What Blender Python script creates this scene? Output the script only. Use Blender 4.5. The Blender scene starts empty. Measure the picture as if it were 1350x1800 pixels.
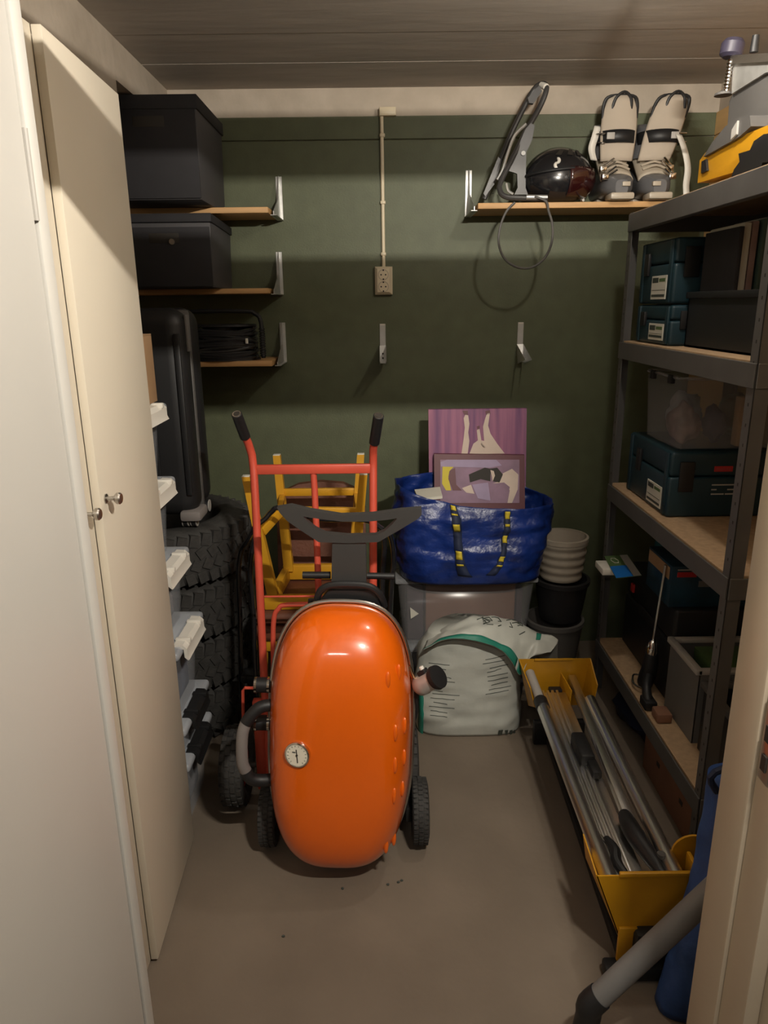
import bpy, bmesh, math, random
from mathutils import Vector, Matrix, noise
random.seed(7)
C = bpy.context.scene.collection
PI = math.pi

# ------------------------------------------------------------------ camera
F_PX, PITCH, ROLL, CAM_H = 1260.0, math.radians(16.2), math.radians(0.65), 1.6
fw = Vector((0, math.cos(PITCH), -math.sin(PITCH)))
r0 = Vector((1, 0, 0)); u0 = r0.cross(fw)
rt = math.cos(ROLL) * r0 - math.sin(ROLL) * u0
up = math.sin(ROLL) * r0 + math.cos(ROLL) * u0
cam = bpy.data.cameras.new('camera'); camo = bpy.data.objects.new('camera', cam); C.objects.link(camo)
Mc = Matrix((rt, up, -fw)).transposed().to_4x4(); Mc.translation = (0, 0, CAM_H)
camo.matrix_world = Mc
cam.sensor_fit = 'VERTICAL'; cam.sensor_height = 36.0; cam.lens = 36.0 * F_PX / 1800.0
cam.clip_start = 0.02
bpy.context.scene.camera = camo

def P(x, y, X=None, Y=None, Z=None):
    """photo pixel + one known world coordinate -> world point"""
    d = fw + rt * ((x - 675) / F_PX) + up * ((900 - y) / F_PX)
    if X is not None: t = X / d.x
    elif Y is not None: t = Y / d.y
    else: t = (Z - CAM_H) / d.z
    return Vector((0, 0, CAM_H)) + d * t

# ------------------------------------------------------------------ light
vs = bpy.context.scene.view_settings
vs.view_transform = 'Standard'; vs.look = 'None'; vs.gamma = 1.0; vs.use_curve_mapping = False
vs.exposure = 0.16
w = bpy.data.worlds.new('world'); bpy.context.scene.world = w; w.use_nodes = True
w.node_tree.nodes['Background'].inputs[0].default_value = (0.9, 0.95, 1.0, 1)
w.node_tree.nodes['Background'].inputs[1].default_value = 0.012
LAMP = Vector((0.505, 0.36, 2.20))
def area(name, loc, rot, sx, sy, power, col):
    l = bpy.data.lights.new(name, 'AREA'); l.shape = 'RECTANGLE'; l.size = sx; l.size_y = sy
    l.energy = power; l.color = col
    o = bpy.data.objects.new(name, l); o.location = loc; o.rotation_euler = rot; C.objects.link(o); return o
# thin tube lamp over the doorway, and an unseen fill lamp added in the corridor further back
area('doorway_tube_light', LAMP + Vector((0, .012, 0)), (math.radians(80), 0, 0), .14, .010, 38.0, (1.0, .925, .81))
area('corridor_fill_light', (-.3, -1.15, 2.50), (math.radians(12), 0, 0), .5, .12, 8.0, (1.0, .95, .88))
BULB = Vector((.68, 1.90, 2.345)); BULB_E = 350.0          # bare bulb lamp on the room ceiling, emits from its own globe

# ------------------------------------------------------------------ materials
MATS = {}
def mat(name, col, rough=.6, metal=0.0, var=.12, scale=6.0, bump=0.0, bscale=40.0, coat=0.0, alpha=1.0,
        stretch=(1, 1, 1), col2=None, spec=.5, trans=0.0):
    if name in MATS: return MATS[name]
    m = bpy.data.materials.new(name); m.use_nodes = True; nt = m.node_tree; N = nt.nodes; L = nt.links
    b = N['Principled BSDF']
    tc = N.new('ShaderNodeTexCoord'); mp = N.new('ShaderNodeMapping'); mp.inputs['Scale'].default_value = stretch
    L.new(tc.outputs['Object'], mp.inputs[0])
    nz = N.new('ShaderNodeTexNoise'); nz.inputs['Scale'].default_value = scale; nz.inputs['Detail'].default_value = 5
    L.new(mp.outputs[0], nz.inputs['Vector'])
    rp = N.new('ShaderNodeValToRGB')
    c2 = col2 or tuple(max(0, c * (1 - var * 2)) for c in col)
    rp.color_ramp.elements[0].position = .3; rp.color_ramp.elements[0].color = (*c2, 1)
    rp.color_ramp.elements[1].position = .7; rp.color_ramp.elements[1].color = (*col, 1)
    L.new(nz.outputs['Fac'], rp.inputs[0]); L.new(rp.outputs[0], b.inputs['Base Color'])
    b.inputs['Roughness'].default_value = rough; b.inputs['Metallic'].default_value = metal
    b.inputs['Specular IOR Level'].default_value = spec
    b.inputs['Coat Weight'].default_value = coat; b.inputs['Coat Roughness'].default_value = .08
    b.inputs['Alpha'].default_value = alpha; b.inputs['Transmission Weight'].default_value = trans
    if bump:
        n2 = N.new('ShaderNodeTexNoise'); n2.inputs['Scale'].default_value = bscale; n2.inputs['Detail'].default_value = 6
        L.new(mp.outputs[0], n2.inputs['Vector'])
        bp = N.new('ShaderNodeBump'); bp.inputs['Strength'].default_value = bump; bp.inputs['Distance'].default_value = .01
        L.new(n2.outputs['Fac'], bp.inputs['Height']); L.new(bp.outputs[0], b.inputs['Normal'])
    MATS[name] = m; return m

M_conc = mat('floor_concrete', (.205, .163, .122), .8, var=.12, scale=2.2, bump=.14, bscale=34, col2=(.142, .112, .083))
M_ceil = mat('board_marked_concrete', (.48, .43, .375), .8, scale=3.2, stretch=(.5, 2.6, 1), bump=.12, bscale=9, col2=(.37, .33, .285))
M_beam = mat('pale_concrete', (.50, .43, .35), .85, var=.1, scale=9, bump=.25, bscale=25, col2=(.40, .34, .27))
M_green = mat('green_painted_board', (.108, .122, .066), .55, var=.08, scale=14, bump=.10, bscale=150)
M_tan = mat('raw_tan_board', (.70, .44, .19), .7, var=.08, scale=6, stretch=(1, .3, 3))
M_wallw = mat('cream_plaster', (.50, .45, .37), .8, var=.05, scale=4)
M_corr = mat('corridor_plaster', (.55, .52, .47), .8, var=.05, scale=4)
M_frame = mat('cream_gloss_paint', (.56, .475, .36), .38, var=.04, scale=5)
M_door = mat('white_door_paint', (.57, .555, .52), .45, var=.02, scale=3)
M_ward = mat('cream_laminate', (.72, .655, .54), .42, var=.02, scale=3)
M_wardbody = mat('cream_chipboard', (.62, .56, .46), .6, var=.03)
M_steel = mat('satin_steel', (.55, .53, .50), .3, 1.0, var=.05)
M_chrome = mat('chrome', (.75, .73, .70), .12, 1.0, var=.03)
M_galv = mat('galvanised_steel', (.62, .62, .60), .42, .7, var=.08, scale=30)
M_alu = mat('brushed_aluminium', (.92, .90, .86), .30, 1.0, var=.04, scale=12, stretch=(30, 1, 30))
M_wood = mat('pine_board', (.62, .36, .15), .55, var=.12, scale=5, stretch=(1, 9, 9))
M_chip = mat('chipboard', (.46, .31, .18), .8, var=.12, scale=60)
M_black = mat('black_plastic', (.012, .012, .013), .5, var=.1)
M_blackm = mat('black_matt_card', (.018, .017, .020), .75, var=.1, scale=20)
M_rubber = mat('tyre_rubber', (.042, .040, .037), .75, var=.2, scale=25, bump=.2, bscale=90)
M_dgrey = mat('dark_grey_metal', (.105, .100, .095), .5, 0, var=.08, scale=14)
M_grey = mat('grey_plastic', (.165, .160, .155), .5, var=.06)
M_lgrey = mat('light_grey_plastic', (.42, .40, .37), .5, var=.05)
M_white = mat('white_plastic', (.78, .75, .68), .45, var=.03)
M_ivory = mat('ivory_plastic', (.74, .64, .46), .4, var=.03)
M_hole = mat('socket_dark', (.03, .025, .02), .7, var=.05)
M_clear = mat('clear_plastic', (.60, .63, .68), .2, var=.05, alpha=.13)
M_clear3 = mat('dim_clear_plastic', (.46, .46, .47), .16, var=.05, alpha=.17)
M_tubed = mat('dark_enamel_tube', (.050, .048, .047), .38, var=.06)
M_clear2 = mat('cloudy_plastic', (.55, .57, .60), .3, var=.05, alpha=.35)
M_lid = mat('frosted_lid_plastic', (.62, .66, .72), .3, var=.04, alpha=.55)
M_orange = mat('orange_enamel', (.80, .128, .002), .3, var=.04, scale=3, coat=1.0)
M_red = mat('red_truck_paint', (.62, .085, .048), .42, var=.08, scale=8)
M_yellow = mat('yellow_paint', (.56, .27, .008), .45, var=.08, scale=12)
M_ywood = mat('yellow_lacquered_wood', (.66, .33, .018), .4, var=.08, scale=8)
M_brown = mat('brown_leather', (.155, .052, .026), .55, var=.15, scale=10, bump=.15, bscale=70)
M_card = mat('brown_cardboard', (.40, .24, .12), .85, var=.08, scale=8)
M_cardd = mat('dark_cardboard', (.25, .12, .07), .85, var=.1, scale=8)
M_blue = mat('blue_woven_plastic', (.008, .030, .185), .32, var=.25, scale=9, bump=.55, bscale=26)
M_blue2 = mat('blue_bag_fabric', (.030, .090, .30), .6, var=.2, scale=9, bump=.3, bscale=40)
M_ylw = mat('yellow_strap_print', (.55, .43, .03), .6, var=.05)
M_navy = mat('navy_webbing', (.008, .016, .05), .7, var=.1)
M_sack = mat('white_film_plastic', (.50, .51, .46), .38, var=.08, scale=7, bump=.3, bscale=16)
M_teal = mat('green_print', (.020, .20, .14), .45, var=.1)
M_ink = mat('dark_ink', (.05, .06, .05), .6, var=.05)
M_pot = mat('grey_cream_ceramic', (.46, .40, .32), .45, var=.08)
M_potb = mat('black_pot_plastic', (.022, .021, .022), .45, var=.1)
M_potg = mat('grey_pot_plastic', (.13, .12, .11), .5, var=.1)
M_case = mat('teal_blue_case', (.008, .033, .046), .45, var=.08, scale=10)
M_label = mat('paper_label', (.62, .60, .52), .6, var=.03)
M_redp = mat('red_print', (.50, .02, .02), .5, var=.05)
M_bluep = mat('blue_print', (.01, .16, .55), .5, var=.04)
M_greenp = mat('green_leaflet_print', (.10, .17, .06), .5, var=.1)
M_purple = mat('purple_painted_canvas', (.33, .12, .20), .6, scale=4, stretch=(9, 1, .5), col2=(.13, .045, .13))
M_skin = mat('pale_paint', (.62, .50, .42), .6, var=.08, scale=10)
M_mar = mat('maroon_paint', (.10, .013, .022), .5, var=.08)
M_lilac = mat('lilac_paint', (.28, .17, .25), .6, var=.15, scale=12)
M_lpur = mat('lavender_paint', (.36, .28, .42), .6, var=.1, scale=12)
M_yel = mat('yellow_artist_paint', (.62, .50, .03), .6, var=.08)
M_helm = mat('glossy_black_shell', (.012, .012, .014), .22, var=.05, coat=.6)
M_visor = mat('dark_red_visor', (.03, .006, .006), .08, var=.05, coat=1.0)
M_boot = mat('beige_boot_shell', (.44, .38, .30), .38, var=.05)
M_bootd = mat('charcoal_boot_shell', (.12, .12, .125), .35, var=.05)
M_liner = mat('beige_boot_liner', (.48, .41, .33), .8, var=.05)
M_dial = mat('dial_face', (.78, .74, .62), .3, var=.02)
M_foam = mat('grey_foam_grip', (.20, .18, .17), .85, var=.08)
M_dust = mat('pink_fabric_clutter', (.30, .19, .17), .85, var=.3, scale=14)

# ------------------------------------------------------------------ mesh helpers
class B:
    def __init__(s): s.bm = bmesh.new()
    def _t(s, vs, M):
        if M is not None:
            for v in vs: v.co = M @ v.co
        return vs
    def box(s, x0, x1, y0, y1, z0, z1, bev=0.0, seg=2, M=None):
        r = bmesh.ops.create_cube(s.bm, size=1.0); vs = r['verts']
        for v in vs:
            v.co = Vector(((x0 + x1) / 2 + v.co.x * (x1 - x0), (y0 + y1) / 2 + v.co.y * (y1 - y0), (z0 + z1) / 2 + v.co.z * (z1 - z0)))
        if bev:
            es = {e for v in vs for e in v.link_edges}
            o = bmesh.ops.bevel(s.bm, geom=list(es), offset=bev, segments=seg, affect='EDGES', profile=.5)
            vs = list({v for f in o['faces'] for v in f.verts} | {v for v in vs if v.is_valid})
        s._t(vs, M); return s
    def cyl(s, p0, p1, ra, rb=None, n=16, M=None):
        p0, p1 = Vector(p0), Vector(p1); rb = ra if rb is None else rb
        d = (p1 - p0).normalized(); a = d.orthogonal().normalized(); b = d.cross(a)
        ring = lambda p, r: [s.bm.verts.new(p + (a * math.cos(2 * PI * i / n) + b * math.sin(2 * PI * i / n)) * r) for i in range(n)]
        A, Bv = ring(p0, ra), ring(p1, rb)
        for i in range(n): s.bm.faces.new((A[i], A[(i + 1) % n], Bv[(i + 1) % n], Bv[i]))
        s.bm.faces.new(A[::-1]); s.bm.faces.new(Bv)
        s._t(A + Bv, M); return s
    def tube(s, pts, r, n=10, closed=False, sm=0, M=None, flat=None):
        pts = [Vector(p) for p in pts]
        n0 = len(pts)
        if sm: pts = smooth(pts, sm, closed)
        if isinstance(r, (list, tuple)) and len(pts) != n0:
            r0_ = r; r = []
            for i in range(len(pts)):
                f = i / (len(pts) - 1) * (n0 - 1); j = min(n0 - 2, int(f)); r.append(r0_[j] + (r0_[j + 1] - r0_[j]) * (f - j))
        k = len(pts); rings = []; prev = None
        for i, p in enumerate(pts):
            q0 = pts[(i - 1) % k] if (closed or i) else p; q1 = pts[(i + 1) % k] if (closed or i < k - 1) else p
            t = (q1 - q0).normalized()
            if prev is None: a = t.orthogonal().normalized()
            else:
                a = prev - t * prev.dot(t); a.normalize()
            prev = a; b = t.cross(a); rr = r[i] if isinstance(r, (list, tuple)) else r
            rings.append([s.bm.verts.new(p + (a * math.cos(2 * PI * j / n) + b * math.sin(2 * PI * j / n)) * rr) for j in range(n)])
        for i in range(k if closed else k - 1):
            A, Bv = rings[i], rings[(i + 1) % k]; off = 0
            if closed and i == k - 1:
                off = min(range(n), key=lambda o: (A[0].co - Bv[o].co).length)
            for j in range(n): s.bm.faces.new((A[j], A[(j + 1) % n], Bv[(j + 1 + off) % n], Bv[(j + off) % n]))
        if not closed: s.bm.faces.new(rings[0][::-1]); s.bm.faces.new(rings[-1])
        s._t([v for R in rings for v in R], M); return s
    def lathe(s, prof, n=32, c=(0, 0, 0), M=None, closed=False):
        c = Vector(c); rings = []
        for r, z in prof:
            if r < 1e-6: rings.append([s.bm.verts.new(c + Vector((0, 0, z)))])
            else: rings.append([s.bm.verts.new(c + Vector((r * math.cos(2 * PI * i / n), r * math.sin(2 * PI * i / n), z))) for i in range(n)])
        prs = list(zip(rings, rings[1:])) + ([(rings[-1], rings[0])] if closed else [])
        for A, Bv in prs:
            for i in range(n):
                j = (i + 1) % n
                if len(A) == 1 and len(Bv) == 1: continue
                if len(A) == 1: s.bm.faces.new((A[0], Bv[j], Bv[i]))
                elif len(Bv) == 1: s.bm.faces.new((A[i], A[j], Bv[0]))
                else: s.bm.faces.new((A[i], A[j], Bv[j], Bv[i]))
        s._t([v for R in rings for v in R], M); return s
    def prism(s, pts, off, M=None):
        off = Vector(off); A = [s.bm.verts.new(Vector(p)) for p in pts]; Bv = [s.bm.verts.new(Vector(p) + off) for p in pts]; n = len(A)
        s.bm.faces.new(A); s.bm.faces.new(Bv[::-1])
        for i in range(n): s.bm.faces.new((A[(i + 1) % n], A[i], Bv[i], Bv[(i + 1) % n]))
        s._t(A + Bv, M); return s
    def ring(s, outer, inner, off):
        off = Vector(off); n = len(outer)
        V = [[s.bm.verts.new(Vector(p) + o) for p in L] for L in (outer, inner) for o in (Vector(), off)]
        O0, O1, I0, I1 = V
        for i in range(n):
            j = (i + 1) % n
            s.bm.faces.new((O0[i], O0[j], I0[j], I0[i])); s.bm.faces.new((O1[j], O1[i], I1[i], I1[j]))
            s.bm.faces.new((O0[j], O0[i], O1[i], O1[j])); s.bm.faces.new((I0[i], I0[j], I1[j], I1[i]))
        return s
    def grid(s, fn, nu, nv, wrap=False, M=None):
        G = [[s.bm.verts.new(Vector(fn(i / (nu if wrap else nu - 1), j / (nv - 1)))) for j in range(nv)] for i in range(nu)]
        for i in range(nu if wrap else nu - 1):
            for j in range(nv - 1):
                a = (G[i][j], G[(i + 1) % nu][j], G[(i + 1) % nu][j + 1], G[i][j + 1])
                s.bm.faces.new(a)
        s._t([v for R in G for v in R], M); return s
    def build(s, name, m, parent=None, loc=None, ang=35, solid=0.0, sub=0, fix=True):
        if fix: bmesh.ops.recalc_face_normals(s.bm, faces=s.bm.faces)
        if parent is not None:
            r = parent
            while r.parent: r = r.parent
            org = Vector(r.location) if r.get('_w') else Vector()
        else:
            cs = [v.co for v in s.bm.verts]
            org = Vector(loc) if loc is not None else Vector(((min(c.x for c in cs) + max(c.x for c in cs)) / 2, (min(c.y for c in cs) + max(c.y for c in cs)) / 2, min(c.z for c in cs)))
        for v in s.bm.verts: v.co -= org
        me = bpy.data.meshes.new(name); s.bm.to_mesh(me); s.bm.free()
        for p in me.polygons: p.use_smooth = True
        me.set_sharp_from_angle(angle=math.radians(ang))
        me.materials.append(m)
        o = bpy.data.objects.new(name, me); C.objects.link(o)
        if parent is not None: o.parent = parent
        else: o.location = org; o['_w'] = 1
        if solid:
            md = o.modifiers.new('thick', 'SOLIDIFY'); md.thickness = solid; md.offset = 0
        if sub:
            md = o.modifiers.new('sub', 'SUBSURF'); md.levels = sub; md.render_levels = sub
        return o

def smooth(pts, n, closed=False):
    out = []; k = len(pts)
    g = lambda i: pts[i % k] if closed else pts[max(0, min(k - 1, i))]
    for i in range(k if closed else k - 1):
        a, b, c, d = g(i - 1), g(i), g(i + 1), g(i + 2)
        for q in range(n):
            t = q / n
            out.append(.5 * ((2 * b) + (c - a) * t + (2 * a - 5 * b + 4 * c - d) * t * t + (3 * b - a - 3 * c + d) * t ** 3))
    if not closed: out.append(pts[-1])
    return out

def tag(o, label, cat, group=None):
    o['label'] = label; o['category'] = cat
    if group: o['group'] = group
    return o
def thing(name, label, cat, loc, group=None):
    o = bpy.data.objects.new(name, None); o.empty_display_size = .05; o.location = loc; C.objects.link(o); o['_w'] = 1
    return tag(o, label, cat, group)
def dup(root, delta, label=None, rz=None):
    r = root.copy(); C.objects.link(r); r.location = Vector(root.location) + Vector(delta)
    if rz is not None: r.rotation_euler = (0, 0, rz)
    if label: r['label'] = label
    for ch in list(root.children):
        c = ch.copy(); C.objects.link(c); c.parent = r
        for g in list(ch.children):
            d = g.copy(); C.objects.link(d); d.parent = c
    return r
def struct(b, name, m, **k):
    o = b.build(name, m, **k); o['kind'] = 'structure'; return o
def bx(*a, bev=0.0, seg=2, M=None): return B().box(*a, bev=bev, seg=seg, M=M)
def text(s, size, loc, rot, m, parent, name='lettering', sx=1.0, thick=.0004):
    cu = bpy.data.curves.new(name, 'FONT'); cu.body = s; cu.size = size; cu.extrude = thick; cu.align_x = 'CENTER'; cu.align_y = 'CENTER'
    cu.resolution_u = 2
    t = bpy.data.objects.new(name, cu); C.objects.link(t); bpy.context.view_layer.update()
    me = bpy.data.meshes.new_from_object(t.evaluated_get(bpy.context.evaluated_depsgraph_get()))
    bpy.data.objects.remove(t); bpy.data.curves.remove(cu)
    r = parent
    while r.parent: r = r.parent
    M = Matrix.Translation(Vector(loc) - (Vector(r.location) if r.get('_w') else Vector())) @ rot.to_4x4() @ Matrix.Diagonal((sx, 1, 1, 1))
    me.transform(M); me.materials.append(m)
    o = bpy.data.objects.new(name, me); C.objects.link(o); o.parent = parent; return o
FACE_CAM = Matrix.Rotation(PI / 2, 3, 'X')                       # lies in XZ, read from -Y
FACE_LEFT = Matrix.Rotation(-PI / 2, 3, 'Z') @ FACE_CAM           # lies in YZ, read from -X

# ================================================================== SETTING
ZC, YB, XL, XR = 2.427, 3.2, -1.2, 1.352
struct(bx(-2.2, 2.2, -2.6, 3.4, -.1, 0), 'floor', M_conc)
cg = struct(bx(-1.5, 1.7, .86, 3.5, ZC + .004, ZC + .12), 'ceiling', M_ceil)
for k in range(9):
    y_ = .87 + k * .29; bx(-1.5, 1.7, y_, y_ + .287, ZC + random.choice((0, .0004, .0008)), ZC + .01).build('formwork_strip', M_ceil, cg)
wb = struct(bx(XL - .15, XR + .15, YB + .012, YB + .15, 0, ZC), 'wall_back', M_beam)
bx(XL, XR, YB, YB + .014, 0, 2.2355, bev=.002, seg=1).build('wall_panel', M_green, wb)
bx(XL, XR, YB - .001, YB + .014, 2.2385, 2.322, bev=.002, seg=1).build('wall_panel', M_green, wb)
struct(bx(XL - .15, XL, .8, YB + .15, 0, ZC), 'wall_left', M_wallw)
struct(bx(XL, -.845, .86, 2.60, 2.205, ZC), 'trim_1', M_beam)
struct(bx(XL, -.8452, 2.60, YB + .012, 2.300, ZC), 'trim_8', M_beam)
wr = struct(bx(XR + .012, XR + .15, .8, YB + .15, 0, ZC), 'wall_right', M_beam)
for z0, z1 in ((0, 1.10), (1.103, 2.235), (2.238, 2.322)):
    bx(XR - .002, XR + .014, .86, YB, z0, z1, bev=.002, seg=1).build('wall_panel', M_tan, wr)
# front wall with the doorway, lintel and the glazed slots over it
wf = struct(bx(XL - .6, -.47, .80, .95, 0, 2.116), 'wall_front', M_wallw)
bx(.56, XR + .3, .80, .95, 0, 2.116).build('wall_part', M_wallw, wf)
bx(-.47, .56, .80, .95, 2.041, 2.116).build('lintel', M_wallw, wf)
bx(XL - .6, .535, .90, .95, 2.180, 2.225).build('transom_bar', M_frame, wf)
bx(XL - .6, XL + .1, .80, .95, 2.116, 2.6).build('wall_part', M_wallw, wf)
bx(XR - .1, XR + .3, .80, .95, 2.116, 2.6).build('wall_part', M_wallw, wf)
# door frame
jr = B(); jr.box(.518, .58, .873, .955, 0, 2.041, bev=.004); struct(jr, 'trim_2', M_frame)
t3 = struct(bx(.524, .58, .808, .873, 0, 2.041, bev=.003), 'trim_3', M_frame)
bx(.521, .527, .838, .866, .955, 1.085, bev=.002).build('strike_plate', M_steel, t3)
for zz in (.985, 1.03): bx(.519, .523, .846, .858, zz - .012, zz + .012).build('strike_hole', M_hole, t3)
struct(bx(.545, .60, .780, .808, 0, 2.041, bev=.003), 'trim_4', M_frame)
struct(bx(-.47, -.410, .925, .955, 0, 2.041, bev=.004), 'trim_5', M_door)
struct(bx(-.47, -.455, .808, .925, 0, 2.041, bev=.003), 'trim_6', M_door)
struct(bx(-.41, .518, .873, .955, 2.037, 2.0415, bev=.001), 'trim_7', M_frame)
d1 = struct(bx(-.452, -.413, .06, .922, .008, 2.03, bev=.003), 'door_1', M_door)
for zz in (.3, 1.75): B().cyl((-.4125, .923, zz - .05), (-.412, .923, zz + .05), .004, n=10).build('hinge', M_lgrey, d1)
# corridor round the camera
struct(bx(-1.8, -1.7, -2.6, .80, 0, 2.62), 'wall_corridor_left', M_corr)
struct(bx(1.6, 1.7, -2.6, .80, 0, 2.62), 'wall_corridor_right', M_corr)
struct(bx(-1.8, 1.7, -2.6, -2.5, 0, 2.62), 'wall_corridor_back', M_corr)
struct(bx(-1.9, 1.8, -2.6, .86, 2.62, 2.72), 'ceiling_corridor', M_corr)
# lamps that carry the lights; the corridor one is an added fill
lt = thing('tube_lamp', 'slim white tube lamp hung outside above the doorway', 'lamp', LAMP + Vector((0, -.03, 0)))
bx(LAMP.x - .10, LAMP.x + .10, LAMP.y - .045, LAMP.y - .005, LAMP.z - .02, LAMP.z + .02, bev=.004).build('housing', M_white, lt)
B().cyl((LAMP.x, LAMP.y - .025, LAMP.z + .02), (LAMP.x, LAMP.y - .025, 2.62), .006, n=8).build('hanger', M_white, lt)
lc = thing('added_fill_lamp', 'flat white fill lamp added on the unseen corridor ceiling', 'lamp', (-.3, -1.15, 2.52))  # added body for the corridor fill light, out of view
bx(-.58, -.02, -1.24, -1.06, 2.52, 2.62, bev=.01).build('housing', M_white, lc)
lb_ = thing('bulb_lamp', 'bare bulb lamp on the storeroom ceiling near the rack', 'lamp', (BULB.x, BULB.y, 2.427))
B().lathe([(0, 2.427), (.035, 2.427), (.033, 2.415), (.018, 2.405), (.016, 2.368), (0, 2.368)], 24, (BULB.x, BULB.y, 0)).build('lamp_holder', M_white, lb_)
mb_ = bpy.data.materials.new('lit_bulb_glass'); mb_.use_nodes = True; pb_ = mb_.node_tree.nodes['Principled BSDF']
pb_.inputs['Emission Color'].default_value = (1.0, .93, .82, 1); pb_.inputs['Emission Strength'].default_value = BULB_E
B().lathe([(0, -.030), (.012, -.027), (.022, -.020), (.029, -.008), (.030, .002), (.026, .014), (.018, .024), (.013, .033), (0, .033)], 24, BULB).build('bulb', mb_, lb_)

# ================================================================== WARDROBE
wd = thing('wardrobe', 'cream two-door wardrobe standing along the left wall', 'wardrobe', (-.9, 1.42, 0))
bx(-1.19, -.622, .965, 1.862, 0, 2.072, bev=.002).build('body', M_wardbody, wd)
nd = bx(-.621, -.603, .968, 1.4272, .012, 2.072, bev=.0008).build('door', M_ward, wd)
fd = B(); a0 = math.radians(2.4)
Mh = Matrix.Translation((-.621, 1.862, 0)) @ Matrix.Rotation(a0, 4, 'Z')
fd.box(0, .018, -.434, 0, .012, 2.072, bev=.0015, M=Mh); fd = fd.build('door', M_ward, wd)
def knob(p, par, d=Vector((1, 0, 0))):
    q = d.to_track_quat('Z', 'Y').to_matrix().to_4x4(); M = Matrix.Translation(p) @ q
    B().lathe([(0, 0), (.010, 0), (.010, .003), (.0045, .005), (.0045, .018), (.009, .021), (.0125, .025), (.0125, .031), (.010, .034), (0, .035)], 24, M=M).build('knob', M_steel, par)
knob(Mh @ Vector((.018, -.405, 1.213)), fd, Vector((1, -.02, 0)))
knob(Vector((-.604, 1.385, 1.200)), nd)

# ================================================================== CLEAR BOXES, left
def clear_box(label, x1, z0, z1, latchm, y0=1.893, y1=2.205, xw=.38, fill=None, zf=.5):
    t = thing('storage_box', label, 'box', ((x1 - xw / 2), (y0 + y1) / 2, z0), 'clear lidded boxes stacked beside the wardrobe')
    x0 = x1 - xw; ins = .022; tp = .012
    zt = z1 - .032
    b = B()
    lo = [(x0 + ins + tp, y0 + ins + tp), (x1 - ins - tp, y0 + ins + tp), (x1 - ins - tp, y1 - ins - tp), (x0 + ins + tp, y1 - ins - tp)]
    hi = [(x0 + ins, y0 + ins), (x1 - ins, y0 + ins), (x1 - ins, y1 - ins), (x0 + ins, y1 - ins)]
    A = [b.bm.verts.new((x, y, z0 + .003)) for x, y in lo]; T = [b.bm.verts.new((x, y, zt)) for x, y in hi]
    b.bm.faces.new(A)
    for i in range(4): b.bm.faces.new((A[i], A[(i + 1) % 4], T[(i + 1) % 4], T[i]))
    es = [e for e in b.bm.edges if (abs((e.verts[0].co - e.verts[1].co).z) > .02)]
    bmesh.ops.bevel(b.bm, geom=es, offset=.03, segments=4, affect='EDGES', profile=.5)
    b.build('tub', M_clear, t, solid=.003)
    bx(x0, x1, y0, y1, z1 - .032, z1 - .002, bev=.012, seg=3).build('lid', M_lid, t)
    bx(x0 + .035, x1 - .035, y0 + .035, y1 - .035, z1 - .003, z1 + .001, bev=.001).build('lid_panel', M_lid, t)
    # latch: clip draped over the lid edge
    ym = (y0 + y1) / 2 - .005; hw = .105 if latchm is M_white else .085
    pr = [(x1 - .030, z1 - .004), (x1 - .026, z1 + .004), (x1 + .001, z1 + .002), (x1 + .013, z1 - .010), (x1 + .013, z1 - .034), (x1 + .018, z1 - .045), (x1 + .014, z1 - .047), (x1 + .004, z1 - .038), (x1 + .003, z1 - .012)]
    l = B(); l.prism([(x, ym - hw, z) for x, z in pr], (0, 2 * hw, 0)); l = l.build('latch', latchm, t)
    for s_ in (-1, 1): bx(x1 - .03, x1 + .016, ym + s_ * hw * .62 - .008, ym + s_ * hw * .62 + .008, z1 - .008, z1 + .008, bev=.003).build('latch_rib', latchm, l)
    if fill: bx(x0 + .05, x1 - .05, y0 + .05, y1 - .05, z0 + .010, z0 + (zt - z0) * zf, bev=.02, seg=3).build('contents', fill, t)
    return t
M_fb = mat('blue_grey_contents', (.16, .19, .27), .8, var=.3, scale=14)
M_fg = mat('grey_white_contents', (.40, .40, .42), .8, var=.3, scale=12)
clear_box('low clear box with black clips on the floor under the box stack', -.605, 0, .250, M_black, fill=M_fg, zf=.8)
clear_box('shallow clear box with black clips, second from the floor', -.605, .250, .375, M_black, fill=M_fg, zf=.8)
clear_box('clear box with a long white clip resting on the black-clipped boxes', -.605, .375, .628, M_white, fill=M_fb, zf=.75)
clear_box('clear white-clipped box, fourth from the floor in the stack', -.632, .628, .856, M_white, fill=M_fg, zf=.5)
clear_box('clear white-clipped box, second from the top of the stack', -.655, .856, 1.090, M_white, fill=M_fg, zf=.7)
clear_box('topmost clear white-clipped box, under the cardboard carton', -.660, 1.090, 1.320, M_white, fill=M_fg, zf=.8)
t = thing('carton', 'brown cardboard carton on top of the clear box stack', 'carton', (-.84, 2.03, 1.3285))
bx(-1.02, -.672, 1.905, 2.15, 1.3285, 1.520, bev=.002).build('carton_body', M_card, t)
for s_ in (0, 1): bx(-1.02 + s_ * .175, -.848 + s_ * .176, 1.905, 2.15, 1.520, 1.524, bev=.001).build('flap', M_card, t)

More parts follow.
